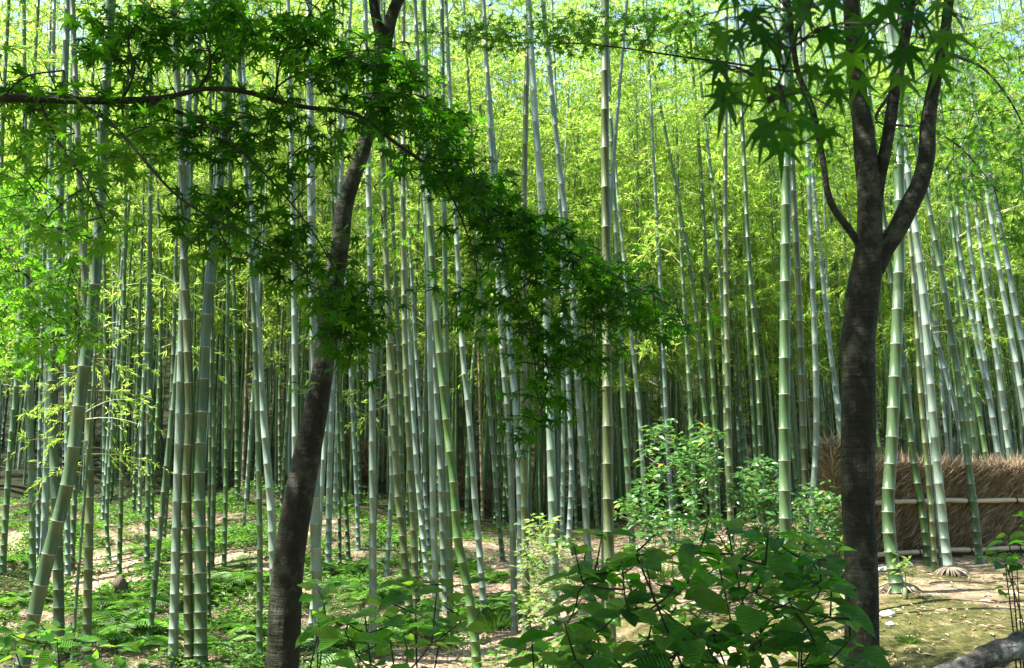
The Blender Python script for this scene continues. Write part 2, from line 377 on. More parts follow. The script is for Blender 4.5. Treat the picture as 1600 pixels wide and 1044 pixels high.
def ground_mat():
    m, t, n, l, out = newmat('forest_floor')
    geo = n.new('ShaderNodeNewGeometry'); pos = geo.outputs['Position']
    sx = n.new('ShaderNodeSeparateXYZ'); l.new(pos, sx.inputs[0])
    def noise(scale, det=6, rough=0.6, vec=None):
        q = n.new('ShaderNodeTexNoise'); q.inputs['Scale'].default_value = scale; q.inputs['Detail'].default_value = det; q.inputs['Roughness'].default_value = rough
        l.new(vec or pos, q.inputs['Vector']); return q.outputs['Fac']
    def mix(f, a, b):
        x = n.new('ShaderNodeMix'); x.data_type = 'RGBA'
        l.new(f, x.inputs[0])
        for s, v in ((6, a), (7, b)):
            if isinstance(v, tuple): x.inputs[s].default_value = (*v, 1)
            else: l.new(v, x.inputs[s])
        return x.outputs[2]
    def mrange(v, a, b, c=0.0, d=1.0):
        q = n.new('ShaderNodeMapRange'); q.interpolation_type = 'SMOOTHSTEP'
        l.new(v, q.inputs['Value'])
        for k, val in zip(('From Min', 'From Max', 'To Min', 'To Max'), (a, b, c, d)): q.inputs[k].default_value = val
        return q.outputs[0]
    def math2(op, a, b):
        q = n.new('ShaderNodeMath'); q.operation = op
        for i, v in enumerate((a, b)):
            if isinstance(v, (int, float)): q.inputs[i].default_value = v
            else: l.new(v, q.inputs[i])
        return q.outputs[0]
    mp = n.new('ShaderNodeMapping'); mp.inputs['Scale'].default_value = (1.0, 0.45, 1.0); mp.inputs['Rotation'].default_value = (0, 0, 0.5); l.new(pos, mp.inputs['Vector'])
    vo = n.new('ShaderNodeTexVoronoi'); vo.inputs['Scale'].default_value = 34; l.new(mp.outputs[0], vo.inputs['Vector'])
    sc = n.new('ShaderNodeSeparateColor'); l.new(vo.outputs['Color'], sc.inputs[0])
    lit = ramp(n, [(0.0, (0.15, 0.10, 0.065)), (0.35, (0.27, 0.195, 0.13)), (0.75, (0.40, 0.31, 0.22)), (1.0, (0.55, 0.45, 0.34))]); l.new(sc.outputs[0], lit.inputs[0])
    soil = ramp(n, [(0.3, (0.10, 0.065, 0.042)), (0.6, (0.30, 0.215, 0.15)), (0.75, (0.42, 0.32, 0.23))]); l.new(noise(3.0, 9, 0.7), soil.inputs[0])
    base = mix(mrange(noise(1.3, 5), 0.35, 0.6), soil.outputs[0], lit.outputs[0])
    mossc = ramp(n, [(0.32, (0.016, 0.021, 0.006)), (0.5, (0.066, 0.068, 0.018)), (0.62, (0.145, 0.125, 0.055)), (0.78, (0.27, 0.21, 0.135))]); l.new(noise(9, 9, 0.75), mossc.inputs[0])
    mm = math2('MULTIPLY', mrange(sx.outputs[0], -0.8, 1.6), mrange(noise(0.9, 6, 0.65), 0.34, 0.52))
    mm = math2('MULTIPLY', mm, mrange(sx.outputs[1], 13.5, 11.0))
    col = mix(mm, base, mossc.outputs[0])
    gc = ramp(n, [(0.3, (0.02, 0.04, 0.01)), (0.6, (0.055, 0.09, 0.02)), (0.8, (0.10, 0.13, 0.035))]); l.new(noise(14, 8, 0.75), gc.inputs[0])
    gm = math2('MULTIPLY', mrange(sx.outputs[0], 0.2, -2.2), mrange(noise(0.7, 6, 0.6), 0.44, 0.58))
    col = mix(gm, col, gc.outputs[0])
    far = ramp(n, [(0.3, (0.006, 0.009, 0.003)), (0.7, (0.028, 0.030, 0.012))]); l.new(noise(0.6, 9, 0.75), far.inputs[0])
    col = mix(mrange(sx.outputs[1], 17, 26), col, far.outputs[0])  # ground darkened with distance, standing in for shade deep in the grove
    p = n.new('ShaderNodeBsdfPrincipled'); p.inputs['Roughness'].default_value = 0.9; p.inputs['Specular IOR Level'].default_value = 0.15
    l.new(col, p.inputs['Base Color'])
    hgt = math2('ADD', math2('MULTIPLY', vo.outputs['Distance'], 0.6), noise(18, 8, 0.75))
    b = n.new('ShaderNodeBump'); b.inputs['Strength'].default_value = 0.9; b.inputs['Distance'].default_value = 0.03
    l.new(hgt, b.inputs['Height']); l.new(b.outputs[0], p.inputs['Normal']); l.new(p.outputs[0], out.inputs[0])
    return m
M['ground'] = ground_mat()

# ------------------------------------------------------------------ ground
def build_ground():
    u = np.linspace(-1, 1, 300); xs = 14 * u + 400 * np.sign(u) * np.abs(u) ** 7
    v = np.linspace(0, 1, 300); ys = -12 + 38 * v + 620 * v ** 7
    X, Y = np.meshgrid(xs, ys)
    V = np.stack([X, Y, H(X, Y)], -1).reshape(-1, 3)
    nx, ny = len(xs), len(ys)
    i = np.arange(ny - 1)[:, None] * nx + np.arange(nx - 1)[None, :]
    Q = np.stack([i, i + 1, i + nx + 1, i + nx], -1).reshape(-1, 4)
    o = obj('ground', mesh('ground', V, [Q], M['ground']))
    tag(o, 'bare forest floor of dry leaf litter and moss sloping into a gully', None, None, 'structure')
build_ground()

# ------------------------------------------------------------------ bamboo
def culm_mesh(P, r0, tone, sides=12, tp=0.05):
    """P: dense centre line starting at ground (local), r0: radius near the foot"""
    seg = np.linalg.norm(np.diff(P, axis=0), axis=1); Ls = np.concatenate([[0], np.cumsum(seg)])
    L = Ls[-1]
    nodes = []; h = 0.08 + random.random() * 0.05; sp = 0.11
    while h < L - 0.1:
        nodes.append(h)
        sp = min(sp + 0.022, (0.30 + 1.1 * r0) * random.uniform(0.95, 1.05))
        if h > 5: sp = min(0.42, sp + 0.03)
        h += sp
    hs, rs, vs, ms = [0.0], [1.25], [0.0], []
    b = 1.0 + 0.0
    prev = 0.0
    for k, nh in enumerate(nodes):
        sc = min(1.0, max(0.55, (nh - prev) / 0.25))
        g = r0 * 0.13 * sc
        mid = (prev + nh) / 2
        for dh, rr, vv in ((mid - nh, 0.985, k + 0.5), (-g * 1.2, 1.0, k + 0.93), (-g * 0.45, 1.06, k + 0.985), (g * 0.35, 1.07, k + 1.0), (g * 0.9, 1.0, k + 1.02)):
            hs.append(nh + dh); rs.append(rr); vs.append(vv)
        prev = nh
    hs.append(L); rs.append(0.9); vs.append(len(nodes) + 0.6)
    hs = np.array(hs); rs = np.array(rs); vs = np.array(vs)
    C = np.stack([np.interp(hs, Ls, P[:, c]) for c in range(3)], -1)
    taper = np.clip(1.04 - tp * hs, 0.2, 1.1) * (1 + 0.22 * np.exp(-hs / 0.12))
    R = r0 * rs * taper
    # sections kept perpendicular to the smoothed centre line
    T = np.stack([np.interp(hs, Ls, np.gradient(P[:, c], Ls)) for c in range(3)], -1)
    T /= np.linalg.norm(T, axis=1, keepdims=True)
    U = np.cross(np.array([0, 1.0, 0]), T); U /= np.linalg.norm(U, axis=1, keepdims=True); W = np.cross(T, U)
    a = np.arange(sides) * 2 * math.pi / sides
    V = C[:, None, :] + R[:, None, None] * (np.cos(a)[None, :, None] * U[:, None, :] + np.sin(a)[None, :, None] * W[:, None, :])
    m = len(hs)
    i = np.arange(m - 1)[:, None] * sides; j = np.arange(sides)[None, :]; k = (j + 1) % sides
    Q = np.stack([i + j, i + k, i + sides + k, i + sides + j], -1).reshape(-1, 4)
    ring = np.zeros(m - 1, int)
    idx = np.arange(1, m - 1, 5)[:len(nodes)]        # first ring index of each node group
    for s in idx:
        if s + 3 < m - 1:
            ring[s + 2] = 1; ring[s + 3] = 2
    mi = np.repeat(ring, sides)
    uv = np.stack([np.broadcast_to(a[None, :] / 6.283, (m, sides)), np.broadcast_to(vs[:, None], (m, sides))], -1).reshape(-1, 2)
    return mesh('culm', V.reshape(-1, 3), [Q], [TONES[tone], M['node_ring'], M['node_line']], [mi], True, uv)

def leaf_quads(B, D, N, L, Wd, fold=0.25):
    """lanceolate leaves: B base, D unit direction, N normal-ish, lengths L, widths Wd -> V,T"""
    Sd = np.cross(D, N); Sd /= np.maximum(np.linalg.norm(Sd, axis=1, keepdims=True), 1e-6)
    Nn = np.cross(Sd, D)
    L = L[:, None]; Wd = Wd[:, None]
    m = B + D * L * 0.38
    l = m + Sd * Wd * 0.5 + Nn * Wd * fold
    r = m - Sd * Wd * 0.5 + Nn * Wd * fold
    tip = B + D * L - Nn * L * 0.10
    n = len(B)
    V = np.stack([B, l, tip, r], 1).reshape(-1, 3)
    i = np.arange(n)[:, None] * 4
    T = np.concatenate([i + np.array([[0, 1, 2]]), i + np.array([[0, 2, 3]])])
    return V, T

def unit(v): return v / np.maximum(np.linalg.norm(v, axis=-1, keepdims=True), 1e-9)

def spray(bag, P0, dirv, L, rng, dens=10.5, leaf=(0.068, 0.112), mleaf=0, mtwig=1, sag=0.5, nl=(9, 15)):
    t = np.linspace(0, 1, 5)[:, None]
    C = P0 + dirv * L * t + np.array([0, 0, -1.0]) * (sag * L * t ** 2.2)
    bag.tube(C, 0.006 * (1 - 0.8 * t[:, 0]) + 0.0012, 3, mtwig, False)
    nt_ = max(2, int(L * dens))
    for q in range(nt_):
        f = 0.18 + 0.82 * (q + rng.random()) / nt_
        c = np.array([np.interp(f, t[:, 0], C[:, k]) for k in range(3)])
        d = dirv + rng.normal(0, 0.55, 3); d[2] -= 0.25; d = unit(d)
        tl = rng.uniform(0.15, 0.38)
        k = rng.integers(nl[0], nl[1])
        s = rng.uniform(0.25, 1.0, k)
        B = c + d * (s * tl)[:, None] + np.array([0, 0, -1]) * (0.25 * tl * s ** 2)[:, None]
        D = d + rng.normal(0, 0.55, (k, 3)); D[:, 2] -= 0.45; D = unit(D)
        N = rng.normal(0, 0.45, (k, 3)); N[:, 2] += 1
        LL = rng.uniform(leaf[0], leaf[1], k)
        V, T = leaf_quads(B, D, unit(N), LL, LL * rng.uniform(0.15, 0.20, k))
        bag.add(V, None, T, mleaf)

CROWN_LEN = 7.0
def crown_mesh(seed, thin=0.43):
    rng = np.random.default_rng(seed)
    bag = Bag()
    z = 0.0; az = rng.uniform(0, 6.28)
    while z < CROWN_LEN:
        t = z / CROWN_LEN
        Lm = (0.55 + 1.35 * math.sin(math.pi * min(1, 0.12 + 0.88 * t) ** 0.8)) * (0.7 if t > 0.9 else 1)
        az += math.pi + rng.normal(0, 0.35)
        for s in (-0.35, 0.35):
            if rng.random() < thin + 0.25 * (1 - min(1, t * 4)): continue
            a = az + s + rng.normal(0, 0.2); el = rng.uniform(0.15, 0.75)
            d = np.array([math.cos(a) * math.cos(el), math.sin(a) * math.cos(el), math.sin(el)])
            spray(bag, np.array([0, 0, z]), d, Lm * rng.uniform(0.6, 1.15), rng)
        z += rng.uniform(0.30, 0.40)
    print('crown tris', sum(len(t) for t in bag.T))
    return bag.mesh('bamboo_foliage', [M['bamboo_leaf'], M['twig']], False)
CROWNS = [crown_mesh(100 + i) for i in range(7)]
THIN = [crown_mesh(140 + i, 0.76) for i in range(3)]

GROUP_B = 'bamboo culms standing in the grove'
def add_crown(root, tip, tangent, scale, thin=False):
    q = Vector(tangent).to_track_quat('Z', 'Y')
    o = bpy.data.objects.new('foliage', random.choice(THIN if thin else CROWNS))
    o.rotation_mode = 'QUATERNION'
    o.rotation_quaternion = q @ Matrix.Rotation(random.uniform(0, 6.28), 3, 'Z').to_quaternion()
    o.location = Vector([float(v) for v in tip]); o.scale = (scale, scale, scale)
    link(o, root); o['kind'] = 'stuff'
    return o

ANCH = []      # (screen x at eye height, short phrase, depth)
PLACED = []    # (x, y) of every culm foot
def traced(short, tone, wpx, pts, D=None, hc=None):
    pts = [tuple(p) for p in pts]
    if D is None:
        D = ground_hit(*pts[0]) or 154.0 / wpx
    D = max(4.5, D)
    ly = random.uniform(-0.03, 0.04)
    W = []
    for px, py in pts:
        p = at(px, py, D)
        for _ in range(3): p = at(px, py, D + ly * max(0, p[2] - 0.2))
        W.append(p)
    W = np.array(W)
    g = Hf(W[0][0], W[0][1])
    if W[0][2] > g + 0.02:
        d = W[0] - W[1]; d = d / max(1e-6, abs(d[2]))
        W = np.vstack([W[0] + d * (W[0][2] - g + 0.03), W])
    if len(W) == 2: W = np.vstack([W[0], (W[0] + W[1]) / 2, W[1]])
    C = catmull(W, 8)
    tan = unit(C[-1] - C[-6])
    top = 13.3 + random.uniform(-1, 1)
    ext = []; p = C[-1].copy(); tt = tan.copy()
    while p[2] < top:
        tt = unit(tt + np.array([0, 0, 0.02])); p = p + tt * 0.5; ext.append(p.copy())
    C = np.vstack([C] + ([np.array(ext)] if ext else []))
    base = C[0].copy()
    r0 = max(0.02, min(0.074, 0.46 * wpx * D / F))
    root = empty('bamboo', base, short, 'bamboo', GROUP_B)
    obj('culm', culm_mesh(C - base, r0, tone, 14 if wpx > 12 else 10), root)
    if hc is None: hc = random.uniform(6.6, 8.0) if D < 12.5 else random.uniform(5.2, 7.2)
    hc = min(hc, top - 2)
    k = int(np.argmin(np.abs(C[:, 2] - base[2] - hc)))
    k = min(k, len(C) - 3)
    add_crown(root, C[k] - base, unit(C[min(k + 2, len(C) - 1)] - C[k]), random.uniform(0.8, 1.0) * (top - hc + 1.0) / CROWN_LEN, D < 14.5)
    sx_, _, _ = proj(C[int(np.argmin(np.abs(C[:, 2] - 2.4)))])
    ANCH.append((float(sx_[0]), short, D)); PLACED.append((base[0], base[1]))
    return root

TR = [
 ('thick bright green bamboo leaning right at bottom left corner', 'G', 23, [(35,1042),(70,890),(108,744),(128,600),(143,495),(155,350),(160,230),(170,60)], 8.6),
 ('deep green bamboo just right of the leaning corner bamboo', 'O', 14, [(135,1030),(140,744),(134,480),(128,350),(122,230),(116,80)]),
 ('broad grey green bamboo crossed by the leaning corner bamboo', 'G', 17, [(93,1030),(90,850),(86,744),(82,600),(92,350),(97,230),(105,20)]),
 ('slim bamboo twinned with the broad grey green one', 'B', 9, [(106,905),(105,744),(104,500),(107,300),(116,20)]),
 ('pale bamboo curving left of the broad grey green one', 'P', 12, [(60,950),(68,859),(72,744),(75,600),(77,450)]),
 ('second upright bamboo from the left edge near the bank', 'G', 11, [(52,950),(50,800),(47,640),(44,500)]),
 ('narrow bamboo squeezed beside the second upright bamboo', 'B', 7, [(59,880),(61,744),(64,600)]),
 ('greyish bamboo leaning right at far left edge', 'G', 10, [(4,895),(13,744),(26,600),(32,500)]),
 ('half cut off bamboo at the top left edge', 'G', 10, [(-16,930),(-8,600),(4,200),(14,0)]),
 ('smooth pale bamboo left of the olive green pair', 'P', 15, [(270,1040),(275,850),(279,700),(283,560),(287,420)]),
 ('thin bamboo leaning into the smooth pale bamboo', 'G', 10, [(232,1010),(245,880),(258,750),(272,620),(283,500),(290,400)]),
 ('mottled olive bamboo left one of the green pair', 'O', 16, [(296,1040),(293,850),(292,744),(296,650),(292,500),(287,400),(283,250),(274,60)]),
 ('thick fresh green bamboo right one of the pair', 'G', 20, [(314,1040),(313,850),(312,720),(320,550),(328,430),(338,340),(350,200),(359,40)]),
 ('straight slim bamboo left of the curved maple trunk', 'G', 10, [(405,1035),(406,850),(402,640),(397,500),(390,380)]),
 ('pale green bamboo vanishing behind the curved maple trunk', 'P', 14, [(432,985),(427,880),(424,800),(416,700),(408,600),(402,500),(396,380),(386,220)]),
 ('bamboo hugging the right foot of curved maple', 'P', 12, [(459,1035),(462,900),(461,700),(460,500),(457,300),(454,180)]),
 ('wide pale ringed bamboo right of curved maple foot', 'P', 18, [(502,1030),(497,950),(493,850),(492,744),(490,560),(487,350),(485,200)]),
 ('short stretch of bamboo crossing the wide pale ringed one', 'P', 9, [(484,1005),(490,930),(497,850),(503,760)]),
 ('pale bamboo standing behind the wide pale ringed one', 'P', 10, [(513,890),(515,744),(520,600),(524,450)]),
 ('whitish straight bamboo left of the olive bamboo trio', 'P', 13, [(583,1025),(582,744),(582,650),(580,500),(577,350),(575,250)]),
 ('dusky bamboo between curved maple and whitish straight bamboo', 'D', 8, [(545,885),(538,744),(531,600),(526,480)]),
 ('dark thin bamboo left of the dusky bamboo', 'D', 6, [(531,890),(530,744),(528,600)]),
 ('far bamboo close left of the whitish straight bamboo', 'B', 7, [(560,860),(556,744),(548,590)]),
 ('short thin bamboo at left with mossy foot', 'D', 8, [(186,905),(190,744),(192,600)]),
 ('thin tilted bamboo beside the mossy foot bamboo', 'G', 7, [(171,880),(167,800),(178,640)]),
 ('grey bamboo above the sunny grass bank', 'G', 9, [(229,895),(232,700),(233,500)]),
 ('shaded bamboo behind the leaning corner bamboo', 'G', 9, [(112,890),(118,744),(124,600)]),
 ('thin bamboo at back of the grass bank', 'D', 6, [(238,820),(237,700)]),
 ('tall thin bamboo on the grass bank top', 'D', 6, [(209,800),(212,690),(216,560)]),
 ('slender pale bamboo on the grass bank top', 'P', 6, [(218,806),(220,700),(226,560)]),
 ('slender bamboo left end of the grass bank', 'B', 6, [(160,818),(168,700),(176,600)]),
 ('green bamboo right of the olive pair, nearer one', 'D', 8, [(331,890),(334,744),(332,560)]),
 ('green bamboo right of the olive pair, second', 'D', 8, [(350,890),(353,744),(355,550)]),
 ('dark bamboo behind the grass left of maple', 'D', 9, [(371,785),(370,600),(366,470)]),
 ('very thin bamboo slanting toward the pale green one', 'P', 5, [(381,825),(388,720),(396,600)]),
 ('thin shaded bamboo behind the fresh green bamboo', 'D', 6, [(327,975),(326,850),(328,700)]),
 ('white footed bamboo left of the olive bamboo trio', 'P', 8, [(604,900),(610,800),(612,744),(609,640),(606,520)]),
 ('olive bamboo, leftmost of the central trio', 'O', 13, [(640,960),(630,850),(620,744),(613,600),(608,500),(603,400),(598,250)]),
 ('olive bamboo, middle of the central trio', 'O', 12, [(651,950),(645,800),(640,700),(635,600),(632,500),(630,350),(630,200)]),
 ('dim bamboo behind the central olive trio', 'D', 9, [(633,885),(628,744),(625,600),(620,480),(614,350)]),
 ('pale bamboo leaning left behind central trio', 'P', 9, [(668,905),(660,830),(652,744),(648,680),(641,560)]),
 ('second pale bamboo leaning left behind central trio', 'B', 7, [(671,860),(665,780),(658,680),(650,550)]),
 ('white lined bamboo left of the dark slanting bamboo', 'P', 11, [(682,1005),(680,900),(677,800),(675,680),(672,560),(670,450),(668,330),(664,150)]),
 ('pale bamboo just behind the white lined bamboo', 'P', 11, [(697,955),(692,850),(689,744),(684,660),(678,560)]),
 ('stout footed bamboo before the dark slanting bamboo', 'G', 11, [(703,1008),(703,900),(701,800),(699,700),(697,560)]),
 ('dark green slanting bamboo with brown foot at bottom centre', 'D', 15, [(747,1060),(740,980),(727,900),(715,840),(708,744),(697,650),(688,560),(680,470),(672,350),(667,200)]),
 ('pale bamboo leaning left in the central clearing', 'P', 11, [(757,968),(750,870),(742,780),(737,700),(730,620),(723,550),(717,440)]),
 ('white bent bamboo leaning right in the dark centre', 'P', 7, [(700,770),(702,680),(705,640),(712,570),(720,510),(735,420),(742,350)]),
 ('grey bamboo at the back of the clearing', 'G', 8, [(786,878),(778,800),(770,700),(762,600),(755,500)]),
 ('pale bamboo left of the straight olive bamboo', 'P', 11, [(804,990),(802,870),(798,744),(793,650),(785,550),(778,430)]),
 ('blue grey wide bamboo behind the straight olive bamboo', 'B', 13, [(815,900),(812,744),(806,640),(799,560),(792,470),(784,380)]),
 ('straight olive bamboo at the clearing edge', 'O', 13, [(823,992),(822,900),(819,744),(818,600),(820,480),(818,400),(821,200),(826,10)]),
 ('pale bamboo with white flared foot at the clearing', 'P', 16, [(868,990),(866,900),(862,744),(859,640),(855,520),(848,340),(836,180),(829,60)]),
 ('pale bamboo left of the thick central bamboo', 'P', 12, [(925,960),(918,850),(912,744),(906,650),(900,560),(890,400),(870,220),(854,60)]),
 ('bluish bamboo behind the white footed clearing bamboo', 'B', 9, [(888,860),(893,744),(890,650),(884,520)]),
 ('thick olive bamboo rising through the hydrangea bush', 'O', 18, [(956,1050),(952,900),(950,744),(949,600),(948,450),(946,300),(945,200),(946,0)], 8.2),
 ('narrow bamboo tucked behind the thick hydrangea bamboo', 'P', 9, [(944,950),(944,700),(950,400),(955,300),(966,160),(978,20)]),
 ('light green bamboo right of the thick hydrangea bamboo', 'G', 10, [(990,880),(981,744),(975,650),(970,540),(965,430)]),
 ('pale thin bamboo left of the yellow flecked shrub', 'P', 8, [(1014,850),(1005,744),(1000,660),(992,580),(984,500)]),
 ('dark bluish bamboo above the yellow flecked shrub', 'B', 9, [(1024,800),(1015,680),(1008,600),(1002,510),(996,420)]),
 ('pale blue bamboo rising behind the yellow flecked shrub', 'B', 8, [(1052,850),(1041,650),(1037,560),(1033,470),(1024,300)]),
 ('dark bamboo leaning left high over the shrubs', 'D', 9, [(1116,835),(1105,680),(1095,580),(1088,500),(1075,400),(1050,260),(1025,130),(1013,60)]),
 ('dark upright bamboo over the shrubs', 'D', 9, [(1123,830),(1116,640),(1111,550),(1106,470),(1100,350),(1090,200),(1080,80)]),
 ('greyish bamboo right of the dark upright one', 'G', 8, [(1142,830),(1135,700),(1130,520),(1117,330),(1105,220),(1094,120)]),
 ('bright ringed olive bamboo between the two shrubs', 'O', 11, [(1142,860),(1140,744),(1137,600),(1134,450),(1133,300),(1134,150)]),
 ('bluish bamboo right of the bright ringed one', 'B', 8, [(1162,800),(1155,700),(1148,560),(1141,430)]),
 ('dark bamboo left of the thickest straight bamboo', 'D', 10, [(1197,870),(1190,740),(1185,600),(1178,500),(1170,400),(1162,240)]),
 ('pale thin bamboo close left of thickest straight bamboo', 'P', 7, [(1216,800),(1208,690),(1200,600),(1190,530),(1175,430)]),
 ('thickest straight bamboo with pale left side', 'G', 20, [(1228,990),(1228,900),(1226,744),(1226,600),(1227,450),(1228,320),(1228,200),(1224,0)]),
 ('olive bamboo right of the thickest straight bamboo', 'O', 13, [(1263,890),(1259,800),(1256,700),(1251,550),(1246,420),(1240,300),(1234,150)]),
 ('whitish bent bamboo beside the round leafy shrub', 'P', 11, [(1272,890),(1269,800),(1275,700),(1275,600),(1272,500),(1268,400),(1262,240)]),
 ('pale blue bamboo touching the forked maple trunk', 'B', 10, [(1336,830),(1316,680),(1305,600),(1295,530),(1285,430),(1275,330)]),
 ('faint bamboo left of the forked maple trunk', 'B', 9, [(1335,800),(1312,500),(1305,430),(1296,340),(1282,220)]),
 ('thick pale bamboo with flared foot before brushwood fence', 'G', 21, [(1403,925),(1391,850),(1388,780),(1393,700),(1398,600),(1402,500),(1405,400),(1405,230)]),
 ('dark bamboo right of the flared foot bamboo', 'D', 12, [(1450,885),(1442,800),(1432,744),(1420,660),(1408,560),(1388,400)]),
 ('thin yellowish bamboo before the brushwood fence', 'O', 9, [(1461,893),(1455,800),(1446,700),(1437,600),(1432,500),(1420,350)]),
 ('narrow whitish bamboo between two fence bamboos', 'P', 7, [(1472,885),(1464,800),(1455,700),(1446,600),(1437,500),(1428,420)]),
 ('broad pale bamboo leaning left before the fence', 'P', 14, [(1484,897),(1477,850),(1470,780),(1462,700),(1454,600),(1446,500),(1438,420),(1424,310)]),
 ('green bamboo leaning left at the right fence end', 'G', 12, [(1531,880),(1523,800),(1515,740),(1505,660),(1497,590),(1488,530),(1478,470),(1462,380),(1440,270)]),
 ('whitish bamboo bent left above the fence top', 'B', 9, [(1514,760),(1505,700),(1495,650),(1480,590),(1466,540),(1450,480),(1436,400)], 15.5),
 ('dark bamboo just over the fence near right edge', 'D', 9, [(1548,760),(1532,660),(1520,600),(1505,500),(1492,380)], 16.5),
 ('bluish bamboo over the fence near right edge', 'B', 9, [(1566,760),(1553,660),(1540,600),(1525,530),(1508,440)], 17.0),
 ('grey bamboo over the fence left of bright spray', 'P', 9, [(1584,760),(1570,660),(1560,580),(1545,480),(1525,330)], 16.0),
 ('pale bamboo leaving the right edge above fence', 'P', 10, [(1612,700),(1600,640),(1585,550),(1568,460),(1545,320)], 14.5),
 ('upper right bamboo leaning left at picture edge', 'B', 11, [(1640,760),(1612,600),(1592,510),(1572,400),(1548,280),(1532,200)], 15.0),
 ('dark thin bamboo leaning left high in the middle', 'D', 5, [(800,830),(775,600),(762,300),(750,180),(733,80)]),
 ('thin dark bamboo right of the flared foot top', 'D', 6, [(935,840),(905,500),(885,330),(866,170)]),
]
for tr in TR:
    traced(*tr)

# shared culms of the middle distance
LEAN = {}
def generic(tone, k):
    key = (tone, k)
    if key not in LEAN:
        h = np.linspace(0, 14.6, 32); b = (0.0, 0.018, 0.04, -0.015)[k]
        P = np.stack([0.5 * b * h * h * 0.35 + 0.03 * np.sin(h * 0.7 + k), 0.02 * np.sin(h * 0.5 + 2 * k), h], -1)
        LEAN[key] = (culm_mesh(P, 0.05, tone, 9, 0.064), P)
    return LEAN[key]

ORD = ['first', 'second', 'third', 'fourth', 'fifth', 'sixth', 'seventh', 'eighth', 'ninth', 'tenth', 'eleventh', 'twelfth', 'thirteenth', 'fourteenth']
TONEW = {'P': 'pale', 'B': 'bluish', 'G': 'green', 'D': 'dark', 'O': 'olive', 'T': 'dry tan'}
def clear_zone(x, y):
    s, _, _ = proj((x, y, Hf(x, y))); s = float(s[0])
    if y < 13.5: return -30 < s < 1640
    if 440 < s < 960 and y < 20: return True
    if 960 <= s < 1290 and y < 15.5: return True
    if s >= 1270 and y < 14.6: return True
    if s <= 440 and y < 17.5: return True
    return False
fill = []
tries = 0
want = 300 - len(TR)
PL = [tuple(p) for p in PLACED]
while len(fill) < want and tries < 40000:
    tries += 1
    q = random.random()
    if q < 0.05: y = random.uniform(6, 18); x = random.uniform(-15, -0.56 * y - 1.0)
    else: y = 16 + 20 * random.random() ** 0.7; x = random.uniform(-0.55 * y - 1.5, 0.55 * y + 1.0)
    if clear_zone(x, y): continue
    if any((x - a) ** 2 + (y - b) ** 2 < (0.75 if y < 24 else 0.6) ** 2 for a, b in PL): continue
    PL.append((x, y)); fill.append((x, y))
fill.sort(key=lambda p: float(proj((p[0], p[1], 2.4))[0][0]))
ANCH.sort()
cnt = {}
for (x, y) in fill:
    tone = random.choices('PBGDOT', (1.5, 2.2, 5, 7, 1, 0.7))[0]
    k = random.randrange(4)
    me, P = generic(tone, k)
    sx_ = float(proj((x, y, 2.4))[0][0])
    ref = [a for a in ANCH if a[0] <= sx_]
    if ref:
        a = ref[-1]; cnt[a[1]] = cnt.get(a[1], 0) + 1
        lab = 'distant bamboo, %s one right of %s' % (ORD[min(13, cnt[a[1]] - 1)], a[1])
    else:
        cnt['edge'] = cnt.get('edge', 0) + 1
        if cnt['edge'] > 14: continue
        lab = '%s bamboo from the left among those by the left edge' % ORD[cnt['edge'] - 1]
    wds = lab.split()
    if len(wds) > 16: lab = ' '.join(wds[:16])
    root = empty('bamboo', (x, y, Hf(x, y) - 0.03), lab, 'bamboo', GROUP_B)
    c = obj('culm', me, root)
    s = random.uniform(0.75, 1.2); lean = random.uniform(0, 0.055)
    root.rotation_euler = (random.uniform(-0.03, 0.03), (random.uniform(-0.05, 0.04) - (0.05 if x > 3.5 else 0)), random.choice((0, math.pi)) + random.uniform(-0.6, 0.6))
    if x > 3.5: root.rotation_euler[2] = random.uniform(-0.5, 0.5)
    c.scale = (s, s, 1)
    hc = random.uniform(2.8, 5.6)
    i = int(np.argmin(np.abs(P[:, 2] - hc)))
    add_crown(root, P[i] * np.array([s, s, 1]), unit(P[min(i + 3, 31)] - P[i]), (14.6 - hc + 1.2) / CROWN_LEN)

